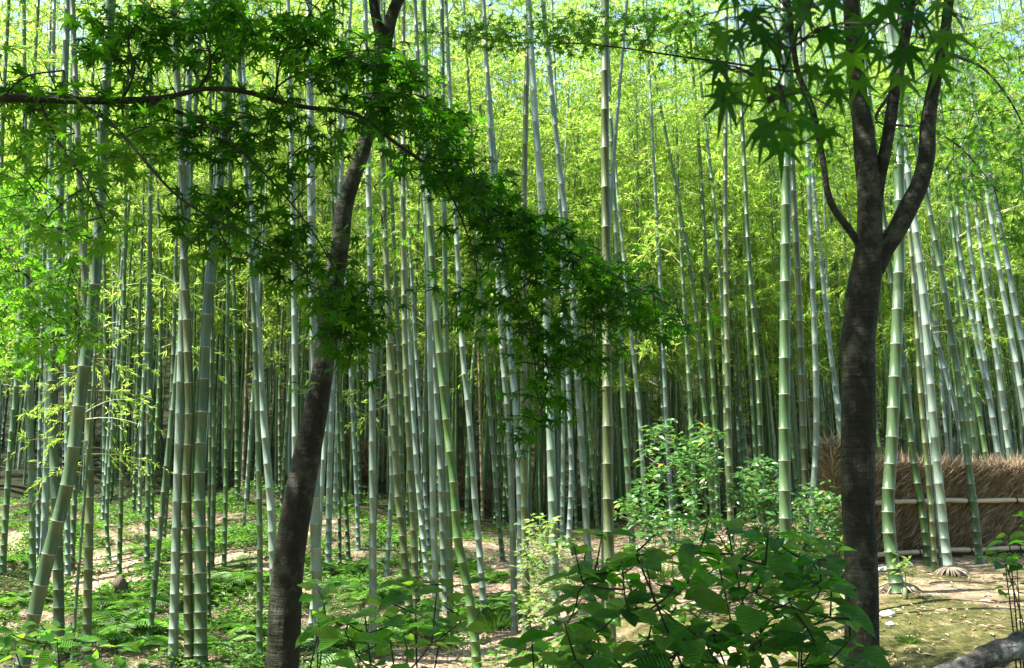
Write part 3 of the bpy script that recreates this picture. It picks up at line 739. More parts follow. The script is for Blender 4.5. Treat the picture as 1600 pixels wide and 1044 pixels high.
# the far thicket, one mass
def thicket():
    bag = Bag(); pts = []
    rng = np.random.default_rng(5)
    n = 0
    while n < 2260:
        y = 26 + 48 * rng.random() ** 1.1; x = rng.uniform(-0.58 * y - 2, 0.58 * y + 2)
        if n >= 1900:                                   # unseen stems to both sides and behind, added to block skylight
            a = rng.uniform(0, 6.28); rr = rng.uniform(9, 30); x, y = rr * math.cos(a), rr * math.sin(a)
            if y > 0 and abs(x) < 0.58 * y + 7: continue
            if x < -4 and 2 < y and rr < 16: continue
        z = Hf(x, y); h = np.linspace(0, 14.0, 6)
        lx = rng.normal(0, 0.03) - (0.03 if x > 5 else 0); ly = rng.normal(0, 0.02); b = rng.normal(0, 0.0025)
        P = np.stack([x + lx * h + b * h * h, y + ly * h, z - 0.05 + h], -1)
        bag.tube(P, rng.uniform(0.026, 0.052) * (1 - 0.055 * h), 6, int(rng.choice([0, 1, 2, 3], p=(0.06, 0.12, 0.37, 0.45))), False)
        hc = rng.uniform(2.2, 6.0) if n < 1900 else rng.uniform(1.8, 4.5)
        if n % 2 or y > 50 or n >= 1900: pts.append((x + lx * hc, y + ly * hc, z + hc))
        n += 1
    me = bag.mesh('bamboo_thicket', [TONES['P'], TONES['B'], TONES['G'], TONES['D']])
    o = obj('bamboo_thicket', me)
    tag(o, 'dense far bamboo thicket filling the back of the grove', 'bamboo thicket', None, 'stuff')
    pm = bpy.data.meshes.new('thicket_foliage'); pm.from_pydata(pts, [], []); pm.materials.append(M['bamboo_leaf'])
    f = obj('foliage', pm, o); f['kind'] = 'stuff'
    ng = bpy.data.node_groups.new('thicket_foliage', 'GeometryNodeTree')
    ng.interface.new_socket('Geometry', in_out='INPUT', socket_type='NodeSocketGeometry')
    ng.interface.new_socket('Geometry', in_out='OUTPUT', socket_type='NodeSocketGeometry')
    N = ng.nodes; L = ng.links
    gi = N.new('NodeGroupInput'); go = N.new('NodeGroupOutput')
    ip = N.new('GeometryNodeInstanceOnPoints'); ip.inputs['Pick Instance'].default_value = True
    jn = N.new('GeometryNodeJoinGeometry')
    seen = {}
    for ob in COL.objects:
        if ob.name.startswith('foliage') and ob.data in CROWNS and ob.data not in seen: seen[ob.data] = ob
    for ob in list(seen.values())[:5]:
        io = N.new('GeometryNodeObjectInfo'); io.inputs['Object'].default_value = ob; io.inputs['As Instance'].default_value = True
        io.transform_space = 'ORIGINAL'
        L.new(io.outputs['Geometry'], jn.inputs[0])
    rv = N.new('FunctionNodeRandomValue'); rv.data_type = 'FLOAT_VECTOR'
    rv.inputs[0].default_value = (-0.05, -0.05, 0); rv.inputs[1].default_value = (0.05, 0.05, 6.28)
    L.new(gi.outputs[0], ip.inputs['Points']); L.new(jn.outputs[0], ip.inputs['Instance'])
    L.new(rv.outputs[0], ip.inputs['Rotation']); ip.inputs['Scale'].default_value = (1.2, 1.2, 1.3)
    L.new(ip.outputs[0], go.inputs[0])
    md = f.modifiers.new('scatter', 'NODES'); md.node_group = ng
thicket()

# ------------------------------------------------------------------ brushwood fences
def brush_fence(label, A, B, h, nb, wob, rail_h, seed, plume=0.0, thick=0.16):
    rng = np.random.default_rng(seed)
    A = np.array(A, float); B = np.array(B, float); L = np.linalg.norm(B - A); d = (B - A) / L; nrm = np.array([d[1], -d[0]])
    if nrm[1] > 0: nrm = -nrm           # towards the camera
    root = empty('brushwood_fence', (A[0], A[1], Hf(*A)), label, 'fence')
    off = np.array(root.location)
    # dark core wall
    n = 40; core = Bag(); V = []
    ts = np.linspace(0, L, n)
    for t in ts:
        p = A + d * t; g = Hf(*p); hh = h * (0.82 + 0.06 * math.sin(t * 2.1) + 0.04 * math.sin(t * 5.3)) + plume * math.exp(-(t / 0.35) ** 2) * 0.8
        for s, z in ((1, -0.1), (1, hh), (-1, hh), (-1, -0.1)):
            q = p + nrm * s * thick * 0.5 * (1 if z < 0 else 0.8); V.append((q[0], q[1], g + z))
    V = np.array(V); Q = []
    for i in range(n - 1):
        for k in range(3): Q.append((i * 4 + k, i * 4 + k + 1, (i + 1) * 4 + k + 1, (i + 1) * 4 + k))
    Q += [(0, 3, 2, 1), ((n - 1) * 4, (n - 1) * 4 + 1, (n - 1) * 4 + 2, (n - 1) * 4 + 3)]
    core.add(V, Q)
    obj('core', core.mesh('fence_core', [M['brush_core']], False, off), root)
    # twigs: bent slivers fanning up
    t = rng.uniform(-0.05, L + 0.05, nb); hb = rng.uniform(0, 1, nb) ** 0.8 * h * 0.86
    P = A[None] + d[None] * t[:, None]; g = H(P[:, 0], P[:, 1])
    pl = plume * np.exp(-(t / 0.35) ** 2)
    hb = hb + pl * rng.uniform(0, 0.8, nb)
    side = rng.uniform(0.35, 1.0, nb) * rng.choice([1, 1, 1, -1], nb)
    B0 = np.stack([P[:, 0] + nrm[0] * side * thick * 0.62, P[:, 1] + nrm[1] * side * thick * 0.62, g + hb], -1)
    D = np.stack([d[0] * rng.normal(0, 0.75, nb) + nrm[0] * side * 0.22, d[1] * rng.normal(0, 0.75, nb) + nrm[1] * side * 0.22, rng.uniform(0.5, 1.0, nb)], -1)
    D = unit(D); LL = rng.uniform(0.10, 0.27, nb)
    LL = np.where(hb > h * 0.7, LL * 1.15, LL)
    Nn = np.broadcast_to(np.array([nrm[0], nrm[1], 0.2]), (nb, 3)) + rng.normal(0, 0.7, (nb, 3))
    LL = np.where((hb > h * 0.78) & (rng.random(nb) < 0.25), LL * 1.3, LL)
    V, T = leaf_quads(B0, D, unit(Nn), LL, rng.uniform(0.0035, 0.007, nb) * wob)
    tw = obj('brushwood', mesh('brushwood', V - off, [T], M['brush'], [0], False), root); tw['kind'] = 'stuff'
    for rh in rail_h:
        P = []
        for t_ in np.linspace(0.02, L, 26):
            p = A + d * t_ + nrm * (thick * 0.5 + 0.10); P.append((p[0], p[1], Hf(*(A + d * t_)) * 0.5 + 0.5 * Hf(*((A + B) / 2)) + rh))
        P = np.array(P); R = np.full(26, 0.031); R[::3] = 0.035
        b = Bag(); b.tube(P, R, 10)
        obj('rail', b.mesh('fence_rail', [M['rail']], True, off), root)
        for t_ in np.arange(0.35, L, 0.9):
            k = np.array([np.interp(t_, np.linspace(0.02, L, 26), P[:, c]) for c in range(3)])
            b = Bag(); a = np.linspace(0, 6.283, 9)
            ring = np.stack([k[0] + 0 * a, k[1] + 0.041 * np.cos(a), k[2] + 0.041 * np.sin(a)], -1)
            b.tube(ring, 0.008, 5, 0, False)
            tail = np.array([k + [0, -0.04, 0.0], k + [0.02, -0.06, -0.04], k + [0.03, -0.055, -0.09]]); b.tube(tail, 0.006, 4, 0)
            obj('tie', b.mesh('fence_tie', [M['tie']], True, off), root)
    return root
pA = at(1300, 870, 12.3); pB = at(1660, 850, 14.2)
brush_fence('brown brushwood fence with two bamboo rails at right', (pA[0], pA[1]), (pB[0] + 1.2, pB[1] + 0.4), 1.28, 64000, 0.8, (0.73, 0.10), 21, 0.55)
pA = at(525, 800, 29.5); pB = at(830, 800, 29.0)
brush_fence('low dark brushwood fence far behind the grove', (pA[0], pA[1]), (pB[0], pB[1]), 1.0, 9000, 1.8, (), 22, 0.0, 0.3)

# ------------------------------------------------------------------ leaves that are objects
def maple_leaf_mesh(seed, mat, hw=0.16, curl=1.0):
    rng = np.random.default_rng(seed)
    ang = np.radians([-128, -84, -42, 0, 42, 84, 128]) + rng.normal(0, 0.05, 7)
    ln = np.array([0.30, 0.50, 0.60, 0.66, 0.60, 0.50, 0.30]) * rng.uniform(0.92, 1.08, 7)
    V = [(0, 0, 0)]; T = []
    def pt(a, r, z): return (math.sin(a) * r, math.cos(a) * r, z)
    prev = None
    for i, (a, r) in enumerate(zip(ang, ln)):
        an = a - (0.36 if i else 0.30); rn = 0.17 if i else 0.05
        notch = len(V); V.append(pt(an, rn, -0.01))
        l = len(V); V.append(pt(a - hw, r * 0.52, 0.02 - 0.06 * r * curl))
        tp = len(V); V.append(pt(a + rng.normal(0, 0.03), r, -0.32 * r * r * curl * rng.uniform(0.4, 1.5)))
        rr = len(V); V.append(pt(a + hw, r * 0.52, 0.02 - 0.06 * r * curl))
        mid = len(V); V.append(pt(a, r * 0.5, -0.045 * r))
        if prev is not None: T.append((0, prev, notch))
        T += [(0, notch, l), (0, l, mid), (l, tp, mid), (mid, tp, rr), (0, mid, rr)]
        prev = rr
    e = len(V); V.append(pt(ang[-1] + 0.3, 0.05, 0)); T.append((0, prev, e))
    # petiole
    k = len(V); V += [(0.008, 0, 0), (-0.008, 0, 0), (-0.006, -0.42, 0.08), (0.006, -0.42, 0.08)]; T += [(k, k + 1, k + 2), (k, k + 2, k + 3)]
    V = np.array(V); V[:, 1] += 0.42; V[:, 2] -= 0.0
    return mesh('maple_leaf', V, [np.array(T)], mat, [0], False)
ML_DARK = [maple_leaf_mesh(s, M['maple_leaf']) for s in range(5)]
ML_LIT = [maple_leaf_mesh(s + 20, M['maple_leaf_lit']) for s in range(5)]

def oval_leaf_mesh(seed, mat, aspect=0.62, n=7, curl=0.25, serr=0.03):
    rng = np.random.default_rng(seed)
    V = []; T = []
    for i in range(n + 1):
        t = i / n
        w = aspect * 0.5 * (math.sin(math.pi * t ** 0.82) ** 0.8) * (1 - 0.12 * t) if 0 < t < 1 else 0.0
        w *= 1 + serr * (1 if i % 2 else -1)
        z = -curl * (t - 0.25) ** 2 + rng.normal(0, 0.006)
        y = t
        V += [(-w, y - 0.02 * (i % 2), z + 0.30 * w + rng.normal(0, .006)), (-w * 0.5, y, z + 0.18 * w + 0.012 * (i % 2)), (0, y, z), (w * 0.5, y, z + 0.18 * w + 0.012 * (i % 2)), (w, y - 0.02 * (i % 2), z + 0.30 * w + rng.normal(0, .006))]
    for i in range(n):
        for k in range(4):
            a = i * 5 + k; T += [(a, a + 1, a + 6), (a, a + 6, a + 5)]
    k = len(V); V += [(0.012, 0.0, -curl * .06), (-0.012, 0.0, -curl * .06), (-0.010, -0.2, 0.0), (0.010, -0.2, 0.0)]; T += [(k, k + 1, k + 2), (k, k + 2, k + 3)]
    V = np.array(V); V[:, 1] += 0.2
    return mesh('oval_leaf', V, [np.array(T)], mat, [0], True)
HL = [oval_leaf_mesh(s, M['hydrangea_leaf'], random.uniform(0.58, 0.72), 8, random.uniform(0.1, 0.45)) for s in range(6)]

def frame(tip, nrm):
    y = unit(np.asarray(tip, float)); x = unit(np.cross(y, np.asarray(nrm, float))); z = np.cross(x, y)
    return np.stack([x, y, z], 1)

def place_leaves(root, items, variants, nobj=300, name='leaf'):
    """items: (pos, R(3x3), size). The ones showing largest are objects, the rest one mass"""
    off = np.array(root.location)
    P = np.array([i[0] for i in items]); px, py, zc = proj(P)
    vis = (px > -40) & (px < 1640) & (py > -60) & (py < 1100) & (zc > 0.2)
    app = np.array([i[2] for i in items]) / np.maximum(zc, 0.2) * vis
    order = np.argsort(-app)
    big = [k for k in order[:nobj] if vis[k]]
    bs = set(big)
    for k in big:
        p, R, s = items[k]
        o = bpy.data.objects.new(name, variants[k % len(variants)])
        m = np.eye(4); m[:3, :3] = R * s; m[:3, 3] = p - off
        o.matrix_local = Matrix(m.tolist()); link(o, root)
        o.matrix_local = Matrix(m.tolist())
    rest = [k for k in range(len(items)) if k not in bs]
    if rest:
        cache = []
        for me in variants:
            v = np.empty(len(me.vertices) * 3, np.float32); me.vertices.foreach_get('co', v)
            t = np.array([tuple(p.vertices) for p in me.polygons]); cache.append((v.reshape(-1, 3), t))
        bag = Bag()
        for k in rest:
            p, R, s = items[k]; v, t = cache[k % len(variants)]
            bag.add((v @ R.T) * s + p, None, t)
        o = obj('foliage', bag.mesh('leaf_mass', [variants[0].materials[0]], False, off), root); o['kind'] = 'stuff'

def poly_sample(poly, n, rng):
    poly = np.array(poly, float); lo = poly.min(0); hi = poly.max(0); out = []
    while len(out) < n:
        p = rng.uniform(lo, hi); c = False; j = len(poly) - 1
        for i in range(len(poly)):
            if (poly[i, 1] > p[1]) != (poly[j, 1] > p[1]) and p[0] < (poly[j, 0] - poly[i, 0]) * (p[1] - poly[i, 1]) / (poly[j, 1] - poly[i, 1]) + poly[i, 0]: c = not c
            j = i
        if c: out.append(p)
    return out

def grow(root, nodes, clusters, variants, rng, size=(0.06, 0.085), nl=(4, 8), droop=0.45, tilt=0.5, nobj=300, flat=True, spread=0.10, twig_r=0.0022):
    """twigs from the nearest limb node to each cluster, leaves in pairs along the last stretch"""
    off = np.array(root.location)
    nodes = [np.asarray(p, float) for p in nodes]; NA = list(nodes)
    cl = [np.asarray(c, float) for c in clusters]
    A = np.array(NA)
    cl.sort(key=lambda c: float(np.min(np.linalg.norm(A - c, axis=1))))
    bag = Bag(); items = []
    for c in cl:
        A = np.array(NA); k = int(np.argmin(np.linalg.norm(A - c, axis=1))); a = A[k]
        d = c - a; L = np.linalg.norm(d)
        mid = (a + c) / 2 + np.array([0, 0, 0.06 * L]) + rng.normal(0, 0.03 * L, 3)
        C = catmull(np.array([a, mid, c]), 4)
        bag.tube(C, np.linspace(twig_r * (1 + min(2, L * 3)), twig_r * 0.6, len(C)), 4, 0, False)
        NA += [C[4], c]
        dd = unit(d) if L > 1e-3 else unit(rng.normal(0, 1, 3))
        n = rng.integers(nl[0], nl[1])
        for q in range(n):
            s = rng.uniform(0.0, 1.0)
            b = c - dd * min(L, 0.16) * s + rng.normal(0, spread * 0.35, 3)
            out = dd * rng.uniform(0.2, 1.0) + rng.normal(0, 0.7, 3)
            out[2] = out[2] * 0.35 - droop * rng.uniform(0.3, 1.4)
            nr = rng.normal(0, tilt, 3); nr[2] += 1.0
            items.append((b + rng.normal(0, spread * 0.4, 3) * np.array([1, 1, 0.5]), frame(out, nr), rng.uniform(*size)))
    obj('twigs', bag.mesh('maple_twigs', [M['maple_twig']], True, off), root)['kind'] = 'stuff'
    place_leaves(root, items, variants, nobj)

def limb(bag, pts, D, scale=1.0, n=12, m=0, wob=0.0, per=5, seed=0):
    """pts: (px, py, width px [, depth]) -> tube; returns world centre line"""
    W = np.array([at(p[0], p[1], p[3] if len(p) > 3 else D) for p in pts]); R = np.array([p[2] * 0.5 * (p[3] if len(p) > 3 else D) / F for p in pts]) * scale
    C = catmull(W, per); Rr = np.interp(np.linspace(0, 1, len(C)), np.linspace(0, 1, len(R)), R)
    V, Q, T = tube(C, Rr, n, True)
    if wob:
        rng = np.random.default_rng(seed)
        for f, am in ((3.1, 0.6), (7.3, 0.3), (15.0, 0.2)):
            ph = rng.uniform(0, 6.28, 3)
            k = np.sin(V[:, 0] * f * 2.1 + ph[0]) * np.sin(V[:, 1] * f * 2.3 + ph[1]) * np.sin(V[:, 2] * f + ph[2])
            cc = np.repeat(C, n, 0); dv = V[:len(cc)] - cc
            V[:len(cc)] += dv * (wob * am * k[:len(cc)])[:, None]
    bag.add(V, Q, T, m)
    return C

def crown_clump(seed, n=850, rad=0.85, mat=None, size=(0.07, 0.10)):
    rng = np.random.default_rng(seed); bag = Bag()
    src = ML_DARK if mat is None else mat
    cache = []
    for me in src:
        v = np.empty(len(me.vertices) * 3, np.float32); me.vertices.foreach_get('co', v)
        cache.append((v.reshape(-1, 3), np.array([tuple(p.vertices) for p in me.polygons])))
    for q in range(n):
        lay = rng.integers(0, 4); r = rad * math.sqrt(rng.random()); a = rng.uniform(0, 6.28)
        p = np.array([r * math.cos(a), r * math.sin(a), (lay - 1.5) * 0.28 + rng.normal(0, 0.06)])
        nr = rng.normal(0, 0.35, 3); nr[2] += 1; out = rng.normal(0, 1, 3); out[2] = -0.3
        v, t = cache[q % len(cache)]
        bag.add((v @ frame(out, nr).T) * rng.uniform(*size) + p, None, t)
    for q in range(14):
        a = rng.uniform(0, 6.28); e = np.array([math.cos(a) * rad * .9, math.sin(a) * rad * .9, rng.uniform(-.4, .4)])
        bag.tube(np.array([[0, 0, 0], e * .5 + [0, 0, .06], e]), [0.01, .006, .002], 4, 1, False)
    return bag.mesh('maple_clump', [src[0].materials[0], M['maple_twig']], False)
CLUMPS = [crown_clump(s) for s in range(3)]
CLUMPS_Y = [crown_clump(s + 9, 300, 0.8, ML_LIT, (0.055, 0.08)) for s in range(3)]

def add_clumps(root, centres, src, hub=None):  # crown masses out of view, placed to shade the foreground and trunks
    off = np.array(root.location)
    for c in centres:
        o = bpy.data.objects.new('foliage', random.choice(src)); o.location = Vector([float(v) for v in np.asarray(c) - off])
        o.rotation_euler = (random.uniform(-.25, .25), random.uniform(-.25, .25), random.uniform(0, 6.28))
        s = random.uniform(0.85, 1.2); o.scale = (s, s, s); link(o, root); o['kind'] = 'stuff'
    if hub is not None:
        b = Bag(); nodes = [np.asarray(hub, float)]
        for c in sorted([np.asarray(c, float) for c in centres], key=lambda c: np.linalg.norm(c - nodes[0])):
            A = np.array(nodes); a = A[int(np.argmin(np.linalg.norm(A - c, axis=1)))]
            L = np.linalg.norm(c - a)
            C = catmull(np.array([a, (a + c) / 2 + [0, 0, 0.12 * L], c]), 3); b.tube(C, np.linspace(0.012 + 0.018 * min(1, L), 0.01, len(C)), 6, 0, False); nodes.append(c)
        obj('boughs', b.mesh('boughs', [M['bark']], True, off), root)['kind'] = 'stuff'

# --- curved maple, left
def curved_maple():
    D = 5.5; b = at(432, 1190, D); b[2] = Hf(b[0], b[1]); root = empty('maple_tree', b, 'dark curved maple trunk left of centre, forking at the top edge', 'tree'); off = np.array(root.location)
    bag = Bag()
    gy = 1190
    limb(bag, [(428, gy + 14, 84), (432, gy - 50, 64), (440, 1050, 56), (447, 920, 53), (458, 830, 51), (474, 740, 47), (490, 660, 42), (504, 580, 36), (514, 500, 33), (522, 440, 34), (532, 380, 30), (537, 330, 30), (551, 280, 27), (566, 240, 25), (581, 180, 23), (592, 120, 25), (598, 70, 29), (600, 52, 30)], D, 0.93, 18, 0, 0.10, 5, 3)
    obj('trunk', bag.mesh('trunk', [M['bark']], True, off), root)
    b1 = Bag(); C1 = limb(b1, [(603, 66, 22), (612, 25, 20), (632, -25, 18), (660, -120, 16), (650, -260, 12)], D, 1, 12, 0, 0.06)
    obj('limb', b1.mesh('limb', [M['bark']], True, off), root)
    b2 = Bag(); C2 = limb(b2, [(597, 66, 20), (586, 20, 16), (577, -30, 15), (540, -140, 13), (500, -260, 10)], D, 1, 12, 0, 0.06)
    obj('limb', b2.mesh('limb', [M['bark']], True, off), root)
    rng = np.random.default_rng(31)
    cs = [np.array([rng.uniform(-4.4, 0.2), rng.uniform(5.1, 6.5), rng.uniform(4.9, 6.8)]) for _ in range(17)]
    add_clumps(root, cs, CLUMPS, C1[-1])
    # small sunny leaves beside the trunk
    cl = [at(p[0], p[1], rng.uniform(5.2, 5.8)) for p in poly_sample([(565, 255), (640, 260), (640, 330), (600, 420), (565, 330)], 16, rng)]
    cl += [at(p[0], p[1], rng.uniform(5.2, 5.5)) for p in ((455, 598), (470, 600), (482, 606))]
    tk = [at(551, 280, D), at(566, 240, D), at(500, 600, D)]
    grow(root, tk, cl, ML_LIT, rng, (0.05, 0.07), (4, 7), nobj=80)
curved_maple()

# --- forked maple, right
def forked_maple():
    D = 5.6; b = at(1348, 1180, D); b[2] = Hf(b[0], b[1]); root = empty('maple_tree', b, 'stout dark maple trunk at right splitting into four limbs', 'tree'); off = np.array(root.location)
    bag = Bag()
    limb(bag, [(1350, 1190, 78), (1348, 1110, 56), (1347, 1040, 50), (1346, 900, 49), (1341, 800, 50), (1340, 730, 54), (1341, 660, 53), (1342, 600, 50), (1340, 540, 52), (1345, 500, 50), (1350, 450, 50), (1357, 405, 46), (1359, 360, 39), (1358, 300, 37), (1352, 240, 36), (1347, 190, 32), (1340, 140, 29), (1334, 60, 27), (1326, -30, 24), (1310, -160, 18)], D, 1, 18, 0, 0.08, 5, 5)
    obj('trunk', bag.mesh('trunk', [M['bark']], True, off), root)
    L = []
    for pts in ([(1364, 345, 24), (1374, 280, 21), (1387, 215, 20), (1400, 130, 19), (1416, 50, 17), (1432, -50, 14), (1450, -180, 10)],
                [(1366, 420, 34), (1380, 392, 32), (1402, 358, 30), (1420, 322, 30), (1438, 285, 27), (1448, 240, 25), (1450, 195, 24), (1458, 140, 21), (1474, 70, 18), (1483, 0, 16), (1500, -110, 12)],
                [(1352, 398, 13), (1336, 372, 12), (1322, 352, 13), (1304, 328, 12), (1293, 300, 11), (1287, 260, 10), (1279, 215, 10), (1268, 165, 9), (1246, 110, 9), (1236, 40, 9), (1228, -30, 8)]):
        bb = Bag(); L.append(limb(bb, pts, D, 1, 12, 0, 0.09, 5, len(L) + 11)); obj('limb', bb.mesh('limb', [M['bark']], True, off), root)
    tb = Bag(); tw = limb(tb, [(1246, 112, 5, 5.6), (1190, 106, 4, 5.6), (1130, 97, 4, 5.7), (1060, 88, 3.4, 5.8), (980, 76, 2.6, 5.9), (900, 68, 2.2, 6.0), (800, 66, 1.8, 6.1), (700, 52, 1.3, 6.2), (640, 48, 1.0, 6.2)], D, 1, 6, 0, 0, 4)
    tw2 = limb(tb, [(1470, 80, 8, 5.7), (1500, 90, 6, 6.2), (1540, 110, 4, 6.8), (1580, 160, 3, 7.2), (1610, 220, 2, 7.4)], D, 1, 6, 0, 0, 4)
    tw3 = limb(tb, [(1395, 140, 6, 5.7), (1370, 190, 5, 6.6), (1440, 200, 4, 7.2), (1500, 230, 3, 7.6), (1560, 300, 2, 7.8)], D, 1, 6, 0, 0, 4)
    obj('branchlet', tb.mesh('branchlet', [M['maple_twig']], True, off), root)
    rng = np.random.default_rng(41)
    cl = []
    for p in poly_sample([(640, 38), (800, 30), (1000, 10), (1120, 20), (1130, 92), (1000, 78), (880, 72), (760, 66), (650, 62)], 170, rng): cl.append(at(p[0], p[1], rng.uniform(5.7, 6.3)))
    for p in poly_sample([(1400, 40), (1600, 60), (1620, 300), (1540, 330), (1450, 320), (1440, 200)], 230, rng): cl.append(at(p[0], p[1], rng.uniform(6.2, 8.0)))
    for p in poly_sample([(1230, 100), (1330, 130), (1440, 120), (1440, 240), (1340, 260), (1260, 300), (1240, 200)], 100, rng): cl.append(at(p[0], p[1], rng.uniform(6.0, 7.8)))
    for p in poly_sample([(1562, 360), (1600, 345), (1640, 340), (1640, 400), (1580, 395)], 26, rng): cl.append(at(p[0], p[1], rng.uniform(6.2, 6.8)))
    nodes = list(tw) + list(tw2) + list(tw3)
    grow(root, nodes, cl, ML_LIT, rng, (0.055, 0.08), (5, 9), nobj=300)
    cs = [np.array([rng.uniform(-1.2, 3.0), rng.uniform(4.7, 6.4), rng.uniform(4.9, 6.8)]) for _ in range(14)]
    add_clumps(root, cs, CLUMPS, L[0][-1])
forked_maple()

# --- foreground maple whose limb reaches in from the left
def reaching_maple():
    x, y = -4.2, 2.9
    root = empty('maple_tree', (x, y, Hf(x, y)), 'dark leaved maple limb reaching in from the left edge and drooping right', 'tree'); off = np.array(root.location)
    bag = Bag(); z0 = Hf(x, y)
    bag.tube(catmull(np.array([[x, y, z0 - .1], [x + .05, y, z0 + 1], [x - .05, y, z0 + 2.2], [x + .15, y, z0 + 3.6], [x + .1, y, 5.2]]), 5), np.linspace(0.13, 0.07, 21), 14)
    obj('trunk', bag.mesh('trunk', [M['bark']], True, off), root)
    D = 3.0
    l0 = Bag()
    st = np.array([x + 0.02, y, at(0, 160, D)[2] - 0.15])
    W = [(0, 153, 15, 2.95), (60, 154, 14, 2.95), (120, 157, 13, 2.95), (200, 157, 12, 2.97), (262, 152, 10, 3.0), (320, 139, 8, 3.0), (380, 143, 8, 3.0), (430, 157, 8, 3.05), (480, 168, 7.5, 3.05), (540, 174, 7, 3.1), (575, 190, 6.5, 3.1), (620, 225, 6, 3.15), (680, 266, 5.5, 3.2), (740, 305, 5, 3.25), (800, 345, 4.4, 3.3), (870, 382, 3.8, 3.35), (950, 425, 3, 3.4), (1020, 462, 2.2, 3.45), (1070, 492, 1.5, 3.5)]
    C = limb(l0, W, D, 1, 10, 0, 0.05, 4, 2)
    l0.tube(catmull(np.array([st, (st + C[0]) / 2 + [0, 0, .03], C[0]]), 4), np.linspace(0.03, 0.0145, 9), 10)
    obj('limb', l0.mesh('limb', [M['maple_twig']], True, off), root)
    nodes = list(C); l1 = Bag()
    subs = [[(235, 158, 7, 2.98), (290, 180, 6, 2.95), (340, 205, 4.5, 2.9), (380, 240, 4, 2.9), (440, 300, 3, 2.9), (500, 380, 2.4, 2.95), (545, 470, 1.6, 3.0)],
            [(120, 160, 7, 2.95), (165, 185, 6, 2.9), (195, 215, 5.5, 2.85), (225, 250, 5, 2.8), (270, 300, 4.4, 2.8), (320, 335, 3.6, 2.8), (400, 375, 2.8, 2.85), (480, 420, 2, 2.9)],
            [(425, 156, 4, 3.05), (440, 130, 3.6, 3.05), (490, 105, 3, 3.05), (560, 80, 2.2, 3.1), (620, 85, 1.5, 3.1)],
            [(310, 140, 5, 3.0), (330, 100, 4, 2.95), (320, 50, 3, 2.9), (340, 0, 2.2, 2.9)],
            [(190, 157, 5, 2.97), (210, 110, 4, 2.95), (200, 60, 3, 2.95), (230, 20, 2.2, 2.95)],
            [(430, 150, 4, 3.05), (440, 90, 3, 3.0), (470, 40, 2.4, 3.0), (500, 0, 2, 3.0)],
            [(740, 306, 3.5, 3.25), (770, 360, 3, 3.2), (800, 430, 2.4, 3.2), (830, 520, 2, 3.2), (840, 620, 1.5, 3.2)],
            [(690, 275, 3.5, 3.2), (720, 340, 3, 3.15), (745, 420, 2.2, 3.15), (730, 500, 1.6, 3.15)],
            [(60, 156, 5, 2.95), (90, 220, 4, 2.9), (130, 280, 3, 2.85), (170, 360, 2, 2.85)],
            [(0, 156, 5, 2.95), (40, 120, 4, 2.9), (100, 110, 3, 2.9)]]
    for s in subs: nodes += list(limb(l1, s, D, 1, 6, 0, 0, 4))
    obj('branchlet', l1.mesh('branchlet', [M['maple_twig']], True, off), root)
    rng = np.random.default_rng(51); cl = []
    regs = [([(150, 0), (520, 0), (545, 60), (530, 140), (400, 140), (300, 120), (180, 120), (135, 60)], 150, 2.9, 3.4),
            ([(0, 100), (130, 95), (300, 145), (330, 220), (200, 255), (60, 250), (0, 230)], 95, 2.85, 3.35),
            ([(210, 160), (430, 160), (560, 190), (590, 260), (520, 300), (400, 330), (290, 300), (240, 240)], 82, 2.85, 3.3),
            ([(300, 300), (420, 300), (500, 380), (590, 440), (590, 520), (520, 520), (470, 450), (380, 400), (300, 400), (270, 340)], 76, 2.85, 3.25),
            ([(500, 440), (590, 440), (600, 560), (540, 575), (500, 540)], 26, 2.85, 3.2),
            ([(515, 70), (640, 75), (700, 130), (740, 220), (830, 320), (850, 360), (760, 340), (640, 270), (560, 190)], 165, 3.0, 3.6),
            ([(650, 240), (760, 270), (840, 340), (960, 400), (1075, 485), (1070, 520), (940, 470), (830, 430), (740, 380)], 175, 3.1, 3.7),
            ([(720, 400), (900, 430), (960, 470), (950, 570), (880, 570), (760, 490), (705, 525), (690, 480)], 80, 3.05, 3.5),
            ([(790, 560), (885, 565), (880, 640), (815, 690), (790, 650)], 22, 3.1, 3.4),
            ([(0, 230), (200, 240), (200, 340), (150, 440), (60, 380), (0, 330)], 50, 2.85, 3.3)]
    for poly, n, a, b in regs:
        for p in poly_sample(poly, int(n * 0.80), rng):
            sl = 0.32 if p[0] > 500 else 0.12
            q = p[1] - sl * p[0] + 9 * math.sin(p[0] * 0.031) ; q = round(q / 44) * 44 + rng.normal(0, 6) - 9 * math.sin(p[0] * 0.031)
            cl.append(at(p[0], q + sl * p[0], rng.uniform(a, b)))
    lf = [c for c in cl if c[0] < -1.05 and proj(c)[1][0] > 175]
    cl = [c for c in cl if not (c[0] < -1.05 and proj(c)[1][0] > 175)]
    grow(root, nodes, lf, ML_LIT, rng, (0.058, 0.085), (4, 8), droop=0.4, tilt=0.4, nobj=60, spread=0.07)  # unlit sprays given the brighter leaf colour in place of sunlight
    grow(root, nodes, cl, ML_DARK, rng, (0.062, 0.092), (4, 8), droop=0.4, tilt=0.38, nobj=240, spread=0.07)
    cs = []
    while len(cs) < 46:
        c = np.array([rng.uniform(-7.0, 0.2), rng.uniform(0.6, 3.9), rng.uniform(4.2, 7.2)])
        if c[2] > 1.6 + c[1] * 0.75 + 0.6: cs.append(c)
    add_clumps(root, cs, CLUMPS, np.array([x + .1, y, 5.2]))
reaching_maple()

